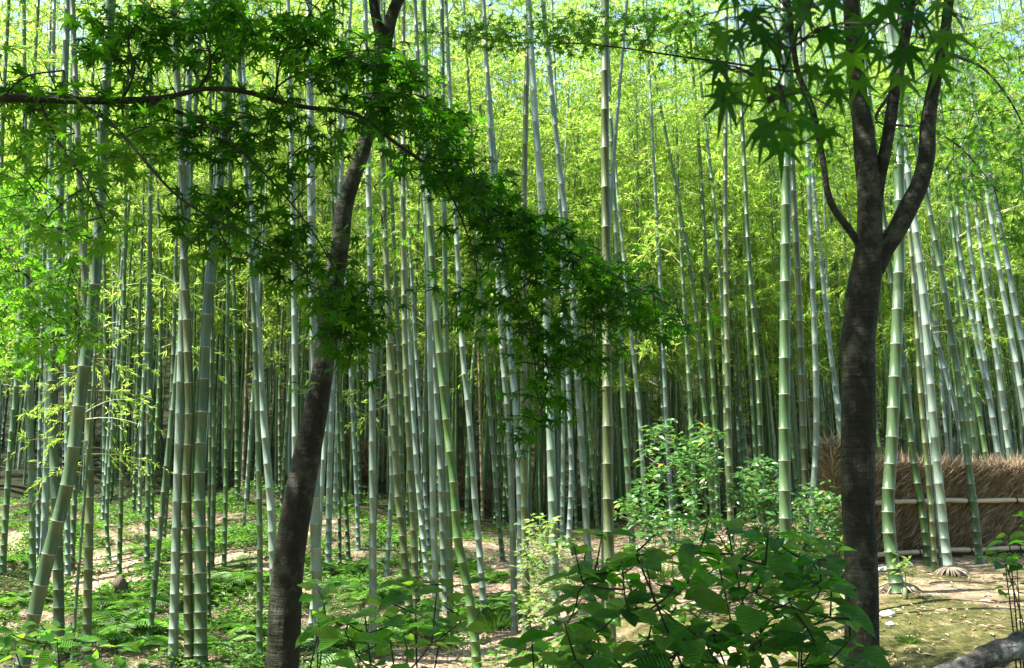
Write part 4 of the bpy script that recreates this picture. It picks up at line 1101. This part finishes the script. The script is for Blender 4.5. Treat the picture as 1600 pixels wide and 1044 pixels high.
# --- sunny maple sprays at the left edge
def edge_maple():
    x, y = -5.4, 4.7
    root = empty('maple_tree', (x, y, Hf(x, y)), 'sunlit yellow green maple sprays hanging at the left edge', 'tree'); off = np.array(root.location)
    z0 = Hf(x, y); bag = Bag()
    T = catmull(np.array([[x, y, z0 - .1], [x + .1, y, z0 + 1.2], [x + .3, y, z0 + 2.6], [x + .2, y, 4.4]]), 5); bag.tube(T, np.linspace(0.09, 0.04, len(T)), 12)
    obj('trunk', bag.mesh('trunk', [M['bark']], True, off), root)
    lb = Bag(); C = limb(lb, [(-60, 250, 6), (0, 400, 5), (40, 430, 4), (80, 470, 3), (120, 530, 2)], 4.5, 1, 6, 0, 0, 4)
    C2 = limb(lb, [(-60, 250, 6), (0, 270, 4.5), (50, 300, 3.5), (90, 370, 2.5), (120, 440, 2)], 4.5, 1, 6, 0, 0, 4)
    lb.tube(catmull(np.array([T[10], (T[10] + C[0]) / 2, C[0]]), 3), np.linspace(.02, .01, 7), 6)
    obj('limb', lb.mesh('limb', [M['maple_twig']], True, off), root)
    rng = np.random.default_rng(61)
    cl = [at(p[0], p[1], rng.uniform(4.2, 4.8)) for p in poly_sample([(-20, 240), (60, 270), (120, 400), (145, 560), (60, 560), (-20, 590)], 170, rng)]
    grow(root, list(C) + list(C2), cl, ML_LIT, rng, (0.065, 0.09), (4, 7), nobj=250)
edge_maple()

# --- large near leaves at top right, on a limb passing over the camera
def near_maple():
    x, y = 2.2, -1.4
    root = empty('maple_tree', (x, y, Hf(x, y)), 'big blurred maple leaves hanging close at the top right', 'tree'); off = np.array(root.location); z0 = Hf(x, y)
    bag = Bag(); T = catmull(np.array([[x, y, z0 - .1], [x - .05, y + .05, 1.2], [x - .15, y + .2, 2.4], [x - .3, y + .4, 3.6], [x - .4, y + .5, 4.8]]), 5); bag.tube(T, np.linspace(.12, .05, len(T)), 12)
    obj('trunk', bag.mesh('trunk', [M['bark']], True, off), root)
    lb = Bag(); D = 1.15
    e = at(1330, -120, D)
    lb.tube(catmull(np.array([T[12], (T[12] + e) / 2 + [0, 0, .15], e]), 5), np.linspace(.025, .005, 11), 8)
    C = limb(lb, [(1330, -120, 8), (1290, -40, 6), (1250, 40, 5), (1225, 110, 4), (1200, 160, 3)], D, 1, 6, 0, 0, 4)
    C2 = limb(lb, [(1330, -120, 8), (1370, -50, 6), (1410, 10, 4), (1440, 60, 3)], D, 1, 6, 0, 0, 4)
    obj('limb', lb.mesh('limb', [M['maple_twig']], True, off), root)
    # (centre x, y, span px, tip angle: 0 = down, + = to the right)
    LV = [(1130, 165, 110, -20), (1195, 205, 120, -25), (1220, 235, 100, 0), (1150, 60, 90, -40), (1175, 30, 90, -10), (1210, 70, 100, 10), (1240, 110, 115, 15), (1265, 165, 110, 25), (1225, 150, 110, -10), (1180, 120, 105, -35),
          (1290, 60, 100, 30), (1300, 10, 100, 0), (1250, 5, 95, -20), (1330, 100, 105, 0), (1345, 40, 110, -15), (1375, 90, 105, 5), (1390, 20, 110, 20), (1420, 90, 110, 15), (1440, 30, 110, 35), (1475, 60, 115, 60), (1470, 110, 90, 30), (1410, 130, 90, -5), (1140, -5, 90, -50), (1345, 135, 80, 10), (1490, 20, 100, 70), (1280, 120, 100, 40), (1310, 150, 90, 15)]
    r7 = random.Random(5)
    for q in range(28):
        cx = r7.uniform(1120, 1500) if q < 12 else r7.uniform(1120, 1300); LV.append((cx, r7.uniform(-30, 110) if cx > 1300 else r7.uniform(10, 225) if cx > 1190 else r7.uniform(20, 150), r7.uniform(72, 112), r7.uniform(-70, 70)))
    items = []; tb = Bag(); rng = np.random.default_rng(71); A = np.vstack([C, C2])
    right = np.array([1.0, 0, 0]); up = np.array([0, -SP, CP]); fw = np.array([0, CP, SP])
    for cx, cyy, sp, an in LV:
        d = rng.uniform(1.02, 1.3); p = at(cx, cyy, d); s = sp / F * d / 1.05
        a = math.radians(an); tip = unit(right * math.sin(a) - up * math.cos(a) + fw * rng.uniform(-0.5, 0.6)); nr = -fw * 0.9 + np.array([0, 0, 0.8]) + rng.normal(0, 0.42, 3)
        R = frame(tip, nr); b = p - R[:, 1] * s * 0.55
        items.append((b, R, s)); a0 = A[int(np.argmin(np.linalg.norm(A - b, axis=1)))]
        tb.tube(catmull(np.array([a0, (a0 + b) / 2 + [0, 0, .015], b]), 3), 0.0013, 4)
    obj('twigs', tb.mesh('twigs', [M['maple_twig']], True, off), root)['kind'] = 'stuff'
    place_leaves(root, items, [maple_leaf_mesh(s, M['maple_leaf'], 0.13, 1.8) for s in range(60, 69)], 100)
    cs = [np.array([rng.uniform(-5.0, 3.4), rng.uniform(-3.0, 2.4), rng.uniform(4.2, 6.6)]) for _ in range(40)]
    cs += [np.array([rng.uniform(-0.3, 4.2), rng.uniform(2.2, 4.4), rng.uniform(5.0, 6.8)]) for _ in range(5)]  # extra unseen clumps, added to darken the near leaves
    add_clumps(root, cs, CLUMPS, T[-1])
near_maple()

# ------------------------------------------------------------------ hydrangeas and other leafy plants
def hydrangea(label, poly, n, d0, d1, size, foot, seed, up=0.35, nobj=280, variants=None, stem_m='maple_twig', cat='bush', name='hydrangea_bush', nstem=9):
    rng = np.random.default_rng(seed)
    gx, gy = foot; root = empty(name, (gx, gy, Hf(gx, gy)), label, cat); off = np.array(root.location)
    cl = [at(p[0], p[1], rng.uniform(d0, d1)) for p in poly_sample(poly, n, rng)]
    bag = Bag(); items = []; base = np.array([gx, gy, Hf(gx, gy) - 0.03])
    nodes = []; order = sorted(cl, key=lambda c: np.linalg.norm(c - base))
    # main stems from the foot
    pick = rng.choice(len(cl), min(nstem, len(cl)), replace=False)
    for k in pick:
        c = cl[k]; b0 = base + np.array([rng.normal(0, .06), rng.normal(0, .06), 0])
        C = catmull(np.array([b0, b0 * 0.6 + c * 0.4 + np.array([rng.normal(0, .05), rng.normal(0, .05), .08]), c]), 5); bag.tube(C, np.linspace(.0065, .003, len(C)), 6, 0, False); nodes += list(C[3:])
    for c in order:
        A = np.array(nodes); a = A[int(np.argmin(np.linalg.norm(A - c, axis=1)))]
        L = np.linalg.norm(c - a)
        if L > 0.01:
            C = catmull(np.array([a, (a + c) / 2 + [0, 0, -.04 * L], c]), 3); bag.tube(C, np.linspace(.0038, .0022, len(C)), 5, 0, False); nodes.append(c)
        ph = rng.uniform(0, 6.28)
        for pair in range(rng.integers(1, 3)):
            for s in (0, math.pi):
                a2 = ph + s + pair * 1.57 + rng.normal(0, .25)
                tip = np.array([math.cos(a2), math.sin(a2), up * rng.uniform(-1.1, 0.9)]); nr = np.array([rng.normal(0, .3), rng.normal(0, .3) - 0.25, 1.0])
                items.append((c + np.array([0, 0, -0.03 * pair]), frame(tip, nr), rng.uniform(*size) * (0.75 + 0.25 * pair)))
    obj('stems', bag.mesh('stems', [M[stem_m]], True, off), root)['kind'] = 'stuff'
    place_leaves(root, items, variants or HL, nobj)
hydrangea('big dark green hydrangea bush at bottom right of centre', [(875, 850), (900, 795), (940, 830), (1000, 840), (1080, 790), (1140, 795), (1200, 830), (1310, 855), (1330, 920), (1350, 1000), (1370, 1080), (900, 1080), (880, 960)], 190, 2.9, 3.9, (0.075, 0.15), (1.0, 3.4), 81, nobj=300)
hydrangea('shaded hydrangea with upright shoots left of dark slanting bamboo', [(530, 930), (600, 890), (680, 900), (735, 910), (720, 1000), (650, 1060), (540, 1060), (520, 980)], 34, 3.7, 4.4, (0.09, 0.135), (-0.45, 4.0), 82, nobj=200, nstem=7)
hydrangea('bright green hydrangea shoot at the bottom centre', [(795, 1000), (850, 985), (905, 1000), (910, 1070), (790, 1070)], 9, 3.9, 4.3, (0.10, 0.14), (0.15, 4.1), 83, nobj=100, nstem=4)
hydrangea('slim hydrangea shoot right of the curved maple foot', [(480, 920), (505, 880), (560, 925), (545, 990), (500, 990)], 9, 4.3, 4.8, (0.10, 0.14), (-0.95, 4.6), 84, nobj=100, nstem=3)
hydrangea('small leafy bush at the right picture edge', [(1555, 870), (1580, 800), (1640, 790), (1640, 950), (1570, 940)], 26, 5.0, 5.7, (0.06, 0.11), (2.75, 5.4), 85, nobj=150, nstem=5)
hydrangea('dark bushy plant along the bottom left corner', [(-20, 985), (60, 960), (130, 985), (230, 1000), (250, 1080), (-20, 1080)], 40, 4.4, 5.2, (0.09, 0.13), (-2.2, 4.8), 86, nobj=200, nstem=7)
SL = [oval_leaf_mesh(s + 40, M['shrub_leaf'], 0.42, 3, 0.3, 0.0) for s in range(4)]
PLV = [oval_leaf_mesh(s + 50, M['pale_leaf'], 0.45, 3, 0.3, 0.0) for s in range(4)]

def shrub(label, poly, n, D, dspread, size, seed, variants, name='evergreen_shrub', nl=(5, 9), cat='shrub'):
    rng = np.random.default_rng(seed)
    P = np.array(poly, float); cx = P[:, 0].mean(); b = at(cx, P[:, 1].max(), D)
    root = empty(name, (b[0], D, Hf(b[0], D)), label, cat); off = np.array(root.location); base = off + [0, 0, -.03]
    cl = [at(p[0], p[1], D + rng.normal(0, dspread)) for p in poly_sample(poly, n, rng)]
    bag = Bag(); nodes = [base + [0, 0, .12]]; items = []
    bag.tube(np.array([base, base + [0, 0, .07], base + [0, 0, .14]]), [.03, .025, .02], 6)
    for c in sorted(cl, key=lambda c: np.linalg.norm(c - base)):
        A = np.array(nodes); sc = np.linalg.norm(A - c, axis=1); a = A[int(np.argmin(sc))]; L = np.linalg.norm(c - a)
        C = catmull(np.array([a, (a + c) / 2 + [0, 0, -.05 * L], c]), 3); bag.tube(C, np.linspace(.004 + .008 * min(1, L), .003, len(C)), 4, 0, False); nodes += [C[2], c]
        for q in range(rng.integers(*nl)):
            a2 = rng.uniform(0, 6.28); tip = np.array([math.cos(a2), math.sin(a2), rng.uniform(-.5, .5)]); nr = np.array([rng.normal(0, .4), rng.normal(0, .4) - .2, 1.0])
            items.append((c + rng.normal(0, .035, 3), frame(tip, nr), rng.uniform(*size)))
    obj('stems', bag.mesh('stems', [M['green_stem']], True, off), root)['kind'] = 'stuff'
    place_leaves(root, items, variants, 60)
shrub('tall evergreen shrub with yellow flecked leaves behind the hydrangea', [(1005, 680), (1040, 655), (1075, 690), (1100, 660), (1130, 690), (1120, 760), (1110, 860), (980, 860), (960, 800), (1000, 760)], 160, 10.6, 0.4, (0.085, 0.13), 91, SL)
shrub('leafy evergreen shrub left of the thickest straight bamboo', [(1150, 740), (1185, 715), (1220, 740), (1225, 850), (1150, 860), (1140, 800)], 115, 11.0, 0.35, (0.085, 0.13), 92, SL)
shrub('rounded evergreen shrub beside the fence end', [(1235, 790), (1262, 760), (1300, 765), (1322, 800), (1320, 870), (1240, 870)], 110, 11.0, 0.3, (0.075, 0.115), 93, SL)
shrub('pale yellow green sapling between two clearing bamboos', [(830, 790), (850, 785), (870, 830), (905, 850), (900, 900), (870, 970), (830, 980), (800, 940), (810, 860)], 62, 9.6, 0.3, (0.06, 0.10), 94, PLV, 'leafy_sapling', cat='sapling')
shrub('tiny bright sprout at the flared bamboo foot', [(1404, 872), (1418, 868), (1424, 892), (1406, 896)], 6, 9.3, 0.05, (0.07, 0.10), 95, PLV, 'seedling', cat='seedling')
shrub('low bright weed below the left olive bamboo', [(150, 872), (170, 868), (176, 885), (152, 890)], 9, 12.5, 0.1, (0.07, 0.10), 96, PLV, 'seedling', cat='seedling')

# young bamboo with low leafy sprays
def young_bamboo(label, px, D, rows, seed):
    rng = np.random.default_rng(seed); b = at(px, 900, D); x = b[0]; g = Hf(x, D)
    root = empty('young_bamboo', (x, D, g - .02), label, 'bamboo'); off = np.array(root.location)
    ztop = max(at(r[0], r[1], D)[2] for r in rows) + 0.8
    h = np.linspace(0, ztop - g, 14); P = np.stack([0.02 * h * np.sin(h * .6), 0 * h, h], -1)
    obj('culm', culm_mesh(P, 0.018, 'G', 8), root)
    bag = Bag()
    for (ax, ay, bx, by) in rows:
        a = np.array([x, D, at(ax, ay, D)[2]]); e = at(bx, by, D + rng.uniform(-.3, .3)); v = e - a; L = np.linalg.norm(v); v = unit(v + np.array([0, 0, .2 * L]))
        spray(bag, a, v, L, rng, dens=11, leaf=(0.05, 0.085), sag=0.2, nl=(10, 17))
        spray(bag, a + [0, 0, .08], unit(v + rng.normal(0, .35, 3)), L * .8, rng, dens=11, leaf=(0.05, 0.085), sag=0.25, nl=(10, 17))
    obj('foliage', bag.mesh('young_bamboo_foliage', [M['bamboo_leaf'], M['twig']], False, off), root)['kind'] = 'stuff'
young_bamboo('young bamboo with tiers of low yellow green sprays at left', 120, 10.5, [(120, 560, 225, 575), (120, 610, 238, 625), (120, 655, 215, 662), (120, 710, 232, 722), (120, 600, 60, 610), (120, 640, 55, 640), (120, 690, 30, 690), (120, 520, 190, 500), (120, 740, 60, 730)], 201)
young_bamboo('young bamboo with one bright spray near right edge', 1470, 15.5, [(1470, 520, 1560, 530), (1470, 480, 1550, 470), (1470, 530, 1430, 540)], 202)
young_bamboo('thin young bamboo with sprays in central gap', 655, 14.5, [(660, 370, 740, 360), (660, 420, 745, 425), (660, 460, 720, 470), (660, 330, 730, 310), (660, 400, 610, 400)], 203)
young_bamboo('thin young bamboo with sprays behind curved maple', 585, 17.0, [(585, 620, 540, 612), (585, 640, 620, 630), (585, 590, 625, 580), (585, 660, 550, 660)], 204)

# ferns
def frond_mesh(seed):
    rng = np.random.default_rng(seed); bag = Bag(); n = 15
    t = np.linspace(0, 1, 8); C = np.stack([0 * t, t * 0.85, 0.55 * t - 0.62 * t ** 2], -1); bag.tube(C, np.linspace(.008, .002, 8), 3, 0, False)
    for i in range(2, n + 2):
        f = i / (n + 2); c = np.array([np.interp(f, t, C[:, k]) for k in range(3)]); L = 0.30 * math.sin(math.pi * (0.15 + 0.85 * f)) + .03
        for s in (-1, 1):
            D = unit(np.array([[s, 0.45, -0.1 + rng.normal(0, .08)]])); V, T = leaf_quads(c[None], D, np.array([[0, 0, 1.0]]), np.array([L]), np.array([.062])); bag.add(V, None, T)
    return bag.mesh('fern_frond', [M['fern']], False)
FR = [frond_mesh(s) for s in range(4)]
fern_px = [(150, 962), (185, 985), (120, 1000), (60, 930), (20, 945), (215, 1005), (250, 980), (345, 905), (370, 900), (395, 912), (330, 925), (350, 1010), (300, 905), (530, 1000), (545, 1020), (90, 880), (30, 880), (200, 950), (170, 940), (270, 940), (540, 895), (560, 890), (760, 905), (725, 890), (775, 960), (610, 925), (655, 900), (225, 860), (260, 850), (310, 860), (380, 830), (290, 820), (120, 830), (60, 800), (800, 945), (530, 800), (575, 935), (640, 990), (390, 985), (245, 890)]
near = ['by the bottom left bush', 'under the leaning corner bamboo', 'in the sunny gully', 'beside the olive pair', 'left of curved maple foot', 'right of curved maple foot', 'on the grass bank', 'in the central clearing']
fcount = {}
for i, (px, py) in enumerate(fern_px):
    Y = ground_hit(px, py) or 12; p = at(px, py, Y)
    k = 1 if px < 110 else 2 if px < 260 and py > 880 else 6 if py < 880 and px < 480 else 3 if px < 340 else 4 if px < 460 else 5 if px < 600 else 7
    fcount[k] = fcount.get(k, 0) + 1
    root = empty('fern', (p[0], Y, Hf(p[0], Y)), '%s light green fern from the left %s' % (ORD[fcount[k] - 1], near[k]), 'fern', 'ferns on the gully floor')
    s = random.uniform(0.42, 0.75)
    for q in range(random.randint(6, 9)):
        o = bpy.data.objects.new('frond', random.choice(FR)); o.rotation_euler = (random.uniform(-.15, .25), random.uniform(-.2, .2), q * 0.85 + random.uniform(-.3, .3)); o.scale = (s, s, s); link(o, root)

# ground cover, litter, grass
def pnoise(x, y):
    return (np.sin(x * 1.9 + 1.1 * np.sin(y * 1.3)) * np.cos(y * 1.7 + 0.9 * np.sin(x * 1.1 + 2)) + 0.6 * np.sin(x * 4.3 + y * 1.9) * np.cos(y * 5.1 - x * 2.3) + 0.3 * np.sin(9 * x) * np.sin(8 * y + x))
def scatter():
    rng = np.random.default_rng(301)
    n = 200000; y = 6.5 + 19 * rng.random(n) ** 1.1; x = rng.uniform(-0.6, 0.35, n) * y
    dens = np.where(x < -0.4 - 0.02 * y, 0.95, np.where(x < 1.0, 0.3, 0.05)); keep = (pnoise(x, y) > 0.34 - 0.25 * (y > 13)) & (rng.random(n) < dens); x = x[keep]; y = y[keep]; n = len(x)
    hgt = rng.uniform(0.0, 0.20, n) * np.clip(pnoise(x * .8, y * .8) + .5, .2, 1.3); B = np.stack([x, y, H(x, y) + hgt], -1); a = rng.uniform(0, 6.28, n)
    D = unit(np.stack([np.cos(a), np.sin(a), rng.uniform(-.2, .7, n)], -1)); N = rng.normal(0, .4, (n, 3)); N[:, 2] += 1; L = rng.uniform(.045, .11, n)
    V, T = leaf_quads(B, D, unit(N), L, L * rng.uniform(.4, .6, n)); o = obj('ground_cover', mesh('ground_cover', V, [T], M['fern'], [0], False)); tag(o, 'low sunlit weeds and seedlings covering the gully and bank', 'ground cover', None, 'stuff')
    n = 90000; y = 5 + 18 * rng.random(n) ** 1.3; x = rng.uniform(-0.6, 0.6, n) * y; keep = (x < 0.3 + 0.08 * pnoise(x, y)) | (rng.random(n) < 0.12) | (y > 12.5); x = x[keep]; y = y[keep]; n = len(x); B = np.stack([x, y, H(x, y) + rng.uniform(.004, .02, n)], -1); a = rng.uniform(0, 6.28, n)
    D = unit(np.stack([np.cos(a), np.sin(a), rng.uniform(-.08, .16, n)], -1)); N = rng.normal(0, .2, (n, 3)); N[:, 2] += 1; L = rng.uniform(.04, .11, n)
    V, T = leaf_quads(B, D, unit(N), L, L * rng.uniform(.14, .3, n)); o = obj('leaf_litter', mesh('leaf_litter', V, [T], M['litter'], [0], False)); tag(o, 'dry fallen bamboo leaves strewn over the soil', 'leaf litter', None, 'stuff')
scatter()
def tuft(label, px, py, n, h, seed, mat='fern'):
    rng = np.random.default_rng(seed); Y = ground_hit(px, py); p = at(px, py, Y); x0, g = p[0], Hf(p[0], Y); r = h * 0.55 * np.sqrt(rng.random(n)); a = rng.uniform(0, 6.28, n)
    B = np.stack([r * np.cos(a), r * np.sin(a), np.full(n, -.02)], -1); D = unit(np.stack([np.cos(a) * .6 + rng.normal(0, .3, n), np.sin(a) * .6 + rng.normal(0, .3, n), rng.uniform(.6, 1.3, n)], -1)); N = unit(np.stack([-np.cos(a), -np.sin(a), np.full(n, .6)], -1)); L = rng.uniform(.6, 1.1, n) * h
    V, T = leaf_quads(B, D, N, L, np.full(n, .007)); o = obj('grass_tuft', mesh('grass_tuft', V, [T], M[mat], [0], False), None, (x0, Y, g)); tag(o, label, 'grass')
tuft('bright grass tuft at the foot of clearing bamboos', 775, 985, 420, .28, 311)
tuft('thin grass tuft below the hydrangea centre', 1035, 905, 200, .28, 312)
tuft('small grass clump left of the log', 1420, 1005, 160, .09, 313)

# stones, stump, log
def rock(label, px, py, s, seed, D=None, sq=(1, .8, .6), mat='stone'):
    rng = np.random.default_rng(seed); Y = D or ground_hit(px, py); p = at(px, py, Y); nu, nv = 14, 9
    u = np.arange(nu) / nu * 2 * math.pi; v = np.linspace(0.02, math.pi - .02, nv); U, W = np.meshgrid(u, v); d = np.stack([np.sin(W) * np.cos(U), np.sin(W) * np.sin(U), np.cos(W)], -1).reshape(-1, 3)
    r = 1 + 0.22 * np.sin(d @ rng.normal(0, 2.2, 3) + 1) + 0.12 * np.sin(d @ rng.normal(0, 5, 3)); V = d * r[:, None] * s * np.array(sq)
    i = np.arange(nv - 1)[:, None] * nu; j = np.arange(nu)[None]; k = (j + 1) % nu; Q = np.stack([i + j, i + nu + j, i + nu + k, i + k], -1).reshape(-1, 4)
    top = np.arange(nu)[::-1][None]; bot = ((nv - 1) * nu + np.arange(nu))[None]
    me = bpy.data.meshes.new('stone'); me.from_pydata(V.tolist(), [], [tuple(q) for q in Q] + [tuple(range(nu)), tuple(((nv - 1) * nu + np.arange(nu))[::-1])]); me.materials.append(M[mat]); me.polygons.foreach_set('use_smooth', [True] * len(me.polygons)); me.update()
    o = obj('stone', me, None, (p[0], Y, Hf(p[0], Y) + s * sq[2] * .45)); tag(o, label, 'stone')
rock('white stone on the moss right of forked maple', 1388, 965, .055, 1)
rock('flat pale stone behind the forked maple trunk', 1379, 893, .09, 2, None, (1, .7, .4))
rock('tiny pale stone below the white stone', 1392, 978, .03, 3)
rock('pale stone behind the log at right corner', 1580, 1000, .2, 4, 5.9, (1.2, .6, .55))
rock('small grey stone before the broad fence bamboo', 1500, 898, .07, 5, None, (1.2, .8, .4))
rock('mossy soil lump on the left bank', 188, 925, .12, 6, None, (.8, .7, 1.1), 'stump')
def log():
    a = at(1440, 1072, 5.0); b = at(1700, 962, 5.45); root = empty('fallen_log', ((a + b) / 2), 'dark weathered log lying across the bottom right corner', 'log'); off = np.array(root.location)
    C = np.linspace(a, b, 26); C[:, 2] = np.interp(np.arange(26), [0, 25], [a[2], b[2]]) + .005 * np.sin(np.arange(26) * .8)
    V, Q, T = tube(C, np.linspace(.052, .07, 26), 28); rng = np.random.default_rng(9); V = V + rng.normal(0, .003, V.shape) + .006 * np.sin(V[:, :1] * 31 + V[:, 2:] * 90) * np.array([[0, .6, 1]]); o = Bag(); o.add(V, Q, T); obj('bark', o.mesh('log', [M['log_bark']], True, off), root)
    k = Bag(); s = C[15] + [0, -.02, .06]; k.tube(np.array([s, s + [.01, -.01, .05], s + [.015, -.01, .07]]), [.022, .017, .014], 8); obj('branch_stub', k.mesh('stub', [M['log_bark']], True, off), root)
log()
def mound(label, px, py, r, seed):
    Y = ground_hit(px, py); p = at(px, py, Y); rng = np.random.default_rng(seed); bag = Bag(); n = 70
    base = np.array([p[0], Y, Hf(p[0], Y)])
    for q in range(n):
        a = rng.uniform(0, 6.28); e = np.array([math.cos(a), math.sin(a), 0]) * r * rng.uniform(.6, 1.5); bag.tube(np.array([base + e * .25 + [0, 0, .07], base + e * .7 + [0, 0, .035], base + e + [0, 0, -.01]]), [.011, .009, .003], 5)
    o = obj('root_collar', bag.mesh('root_collar', [M['root']], True, base), None, base); tag(o, label, 'roots')
mound('pale root collar around the flared bamboo foot', 1404, 922, .16, 401)
mound('pale root collar under the broad fence bamboo', 1485, 897, .15, 402)

def strip():
    a = at(1452, 914, 1); Y = ground_hit(1452, 914); a = at(1452, 914, Y); Y2 = ground_hit(1556, 913); b = at(1556, 913, Y2)
    C = np.linspace(a, b, 12); C[:, 2] = H(C[:, 0], C[:, 1]) + .014; off = C[0].copy(); o = Bag(); o.tube(C, .009, 7)  # thin dark tube laid along the ground
    t = obj('dark_strip', o.mesh('dark_strip', [M['stump']], True, off), None, off); tag(t, 'thin dark strip lying on the moss at right', 'fallen cane')
strip()
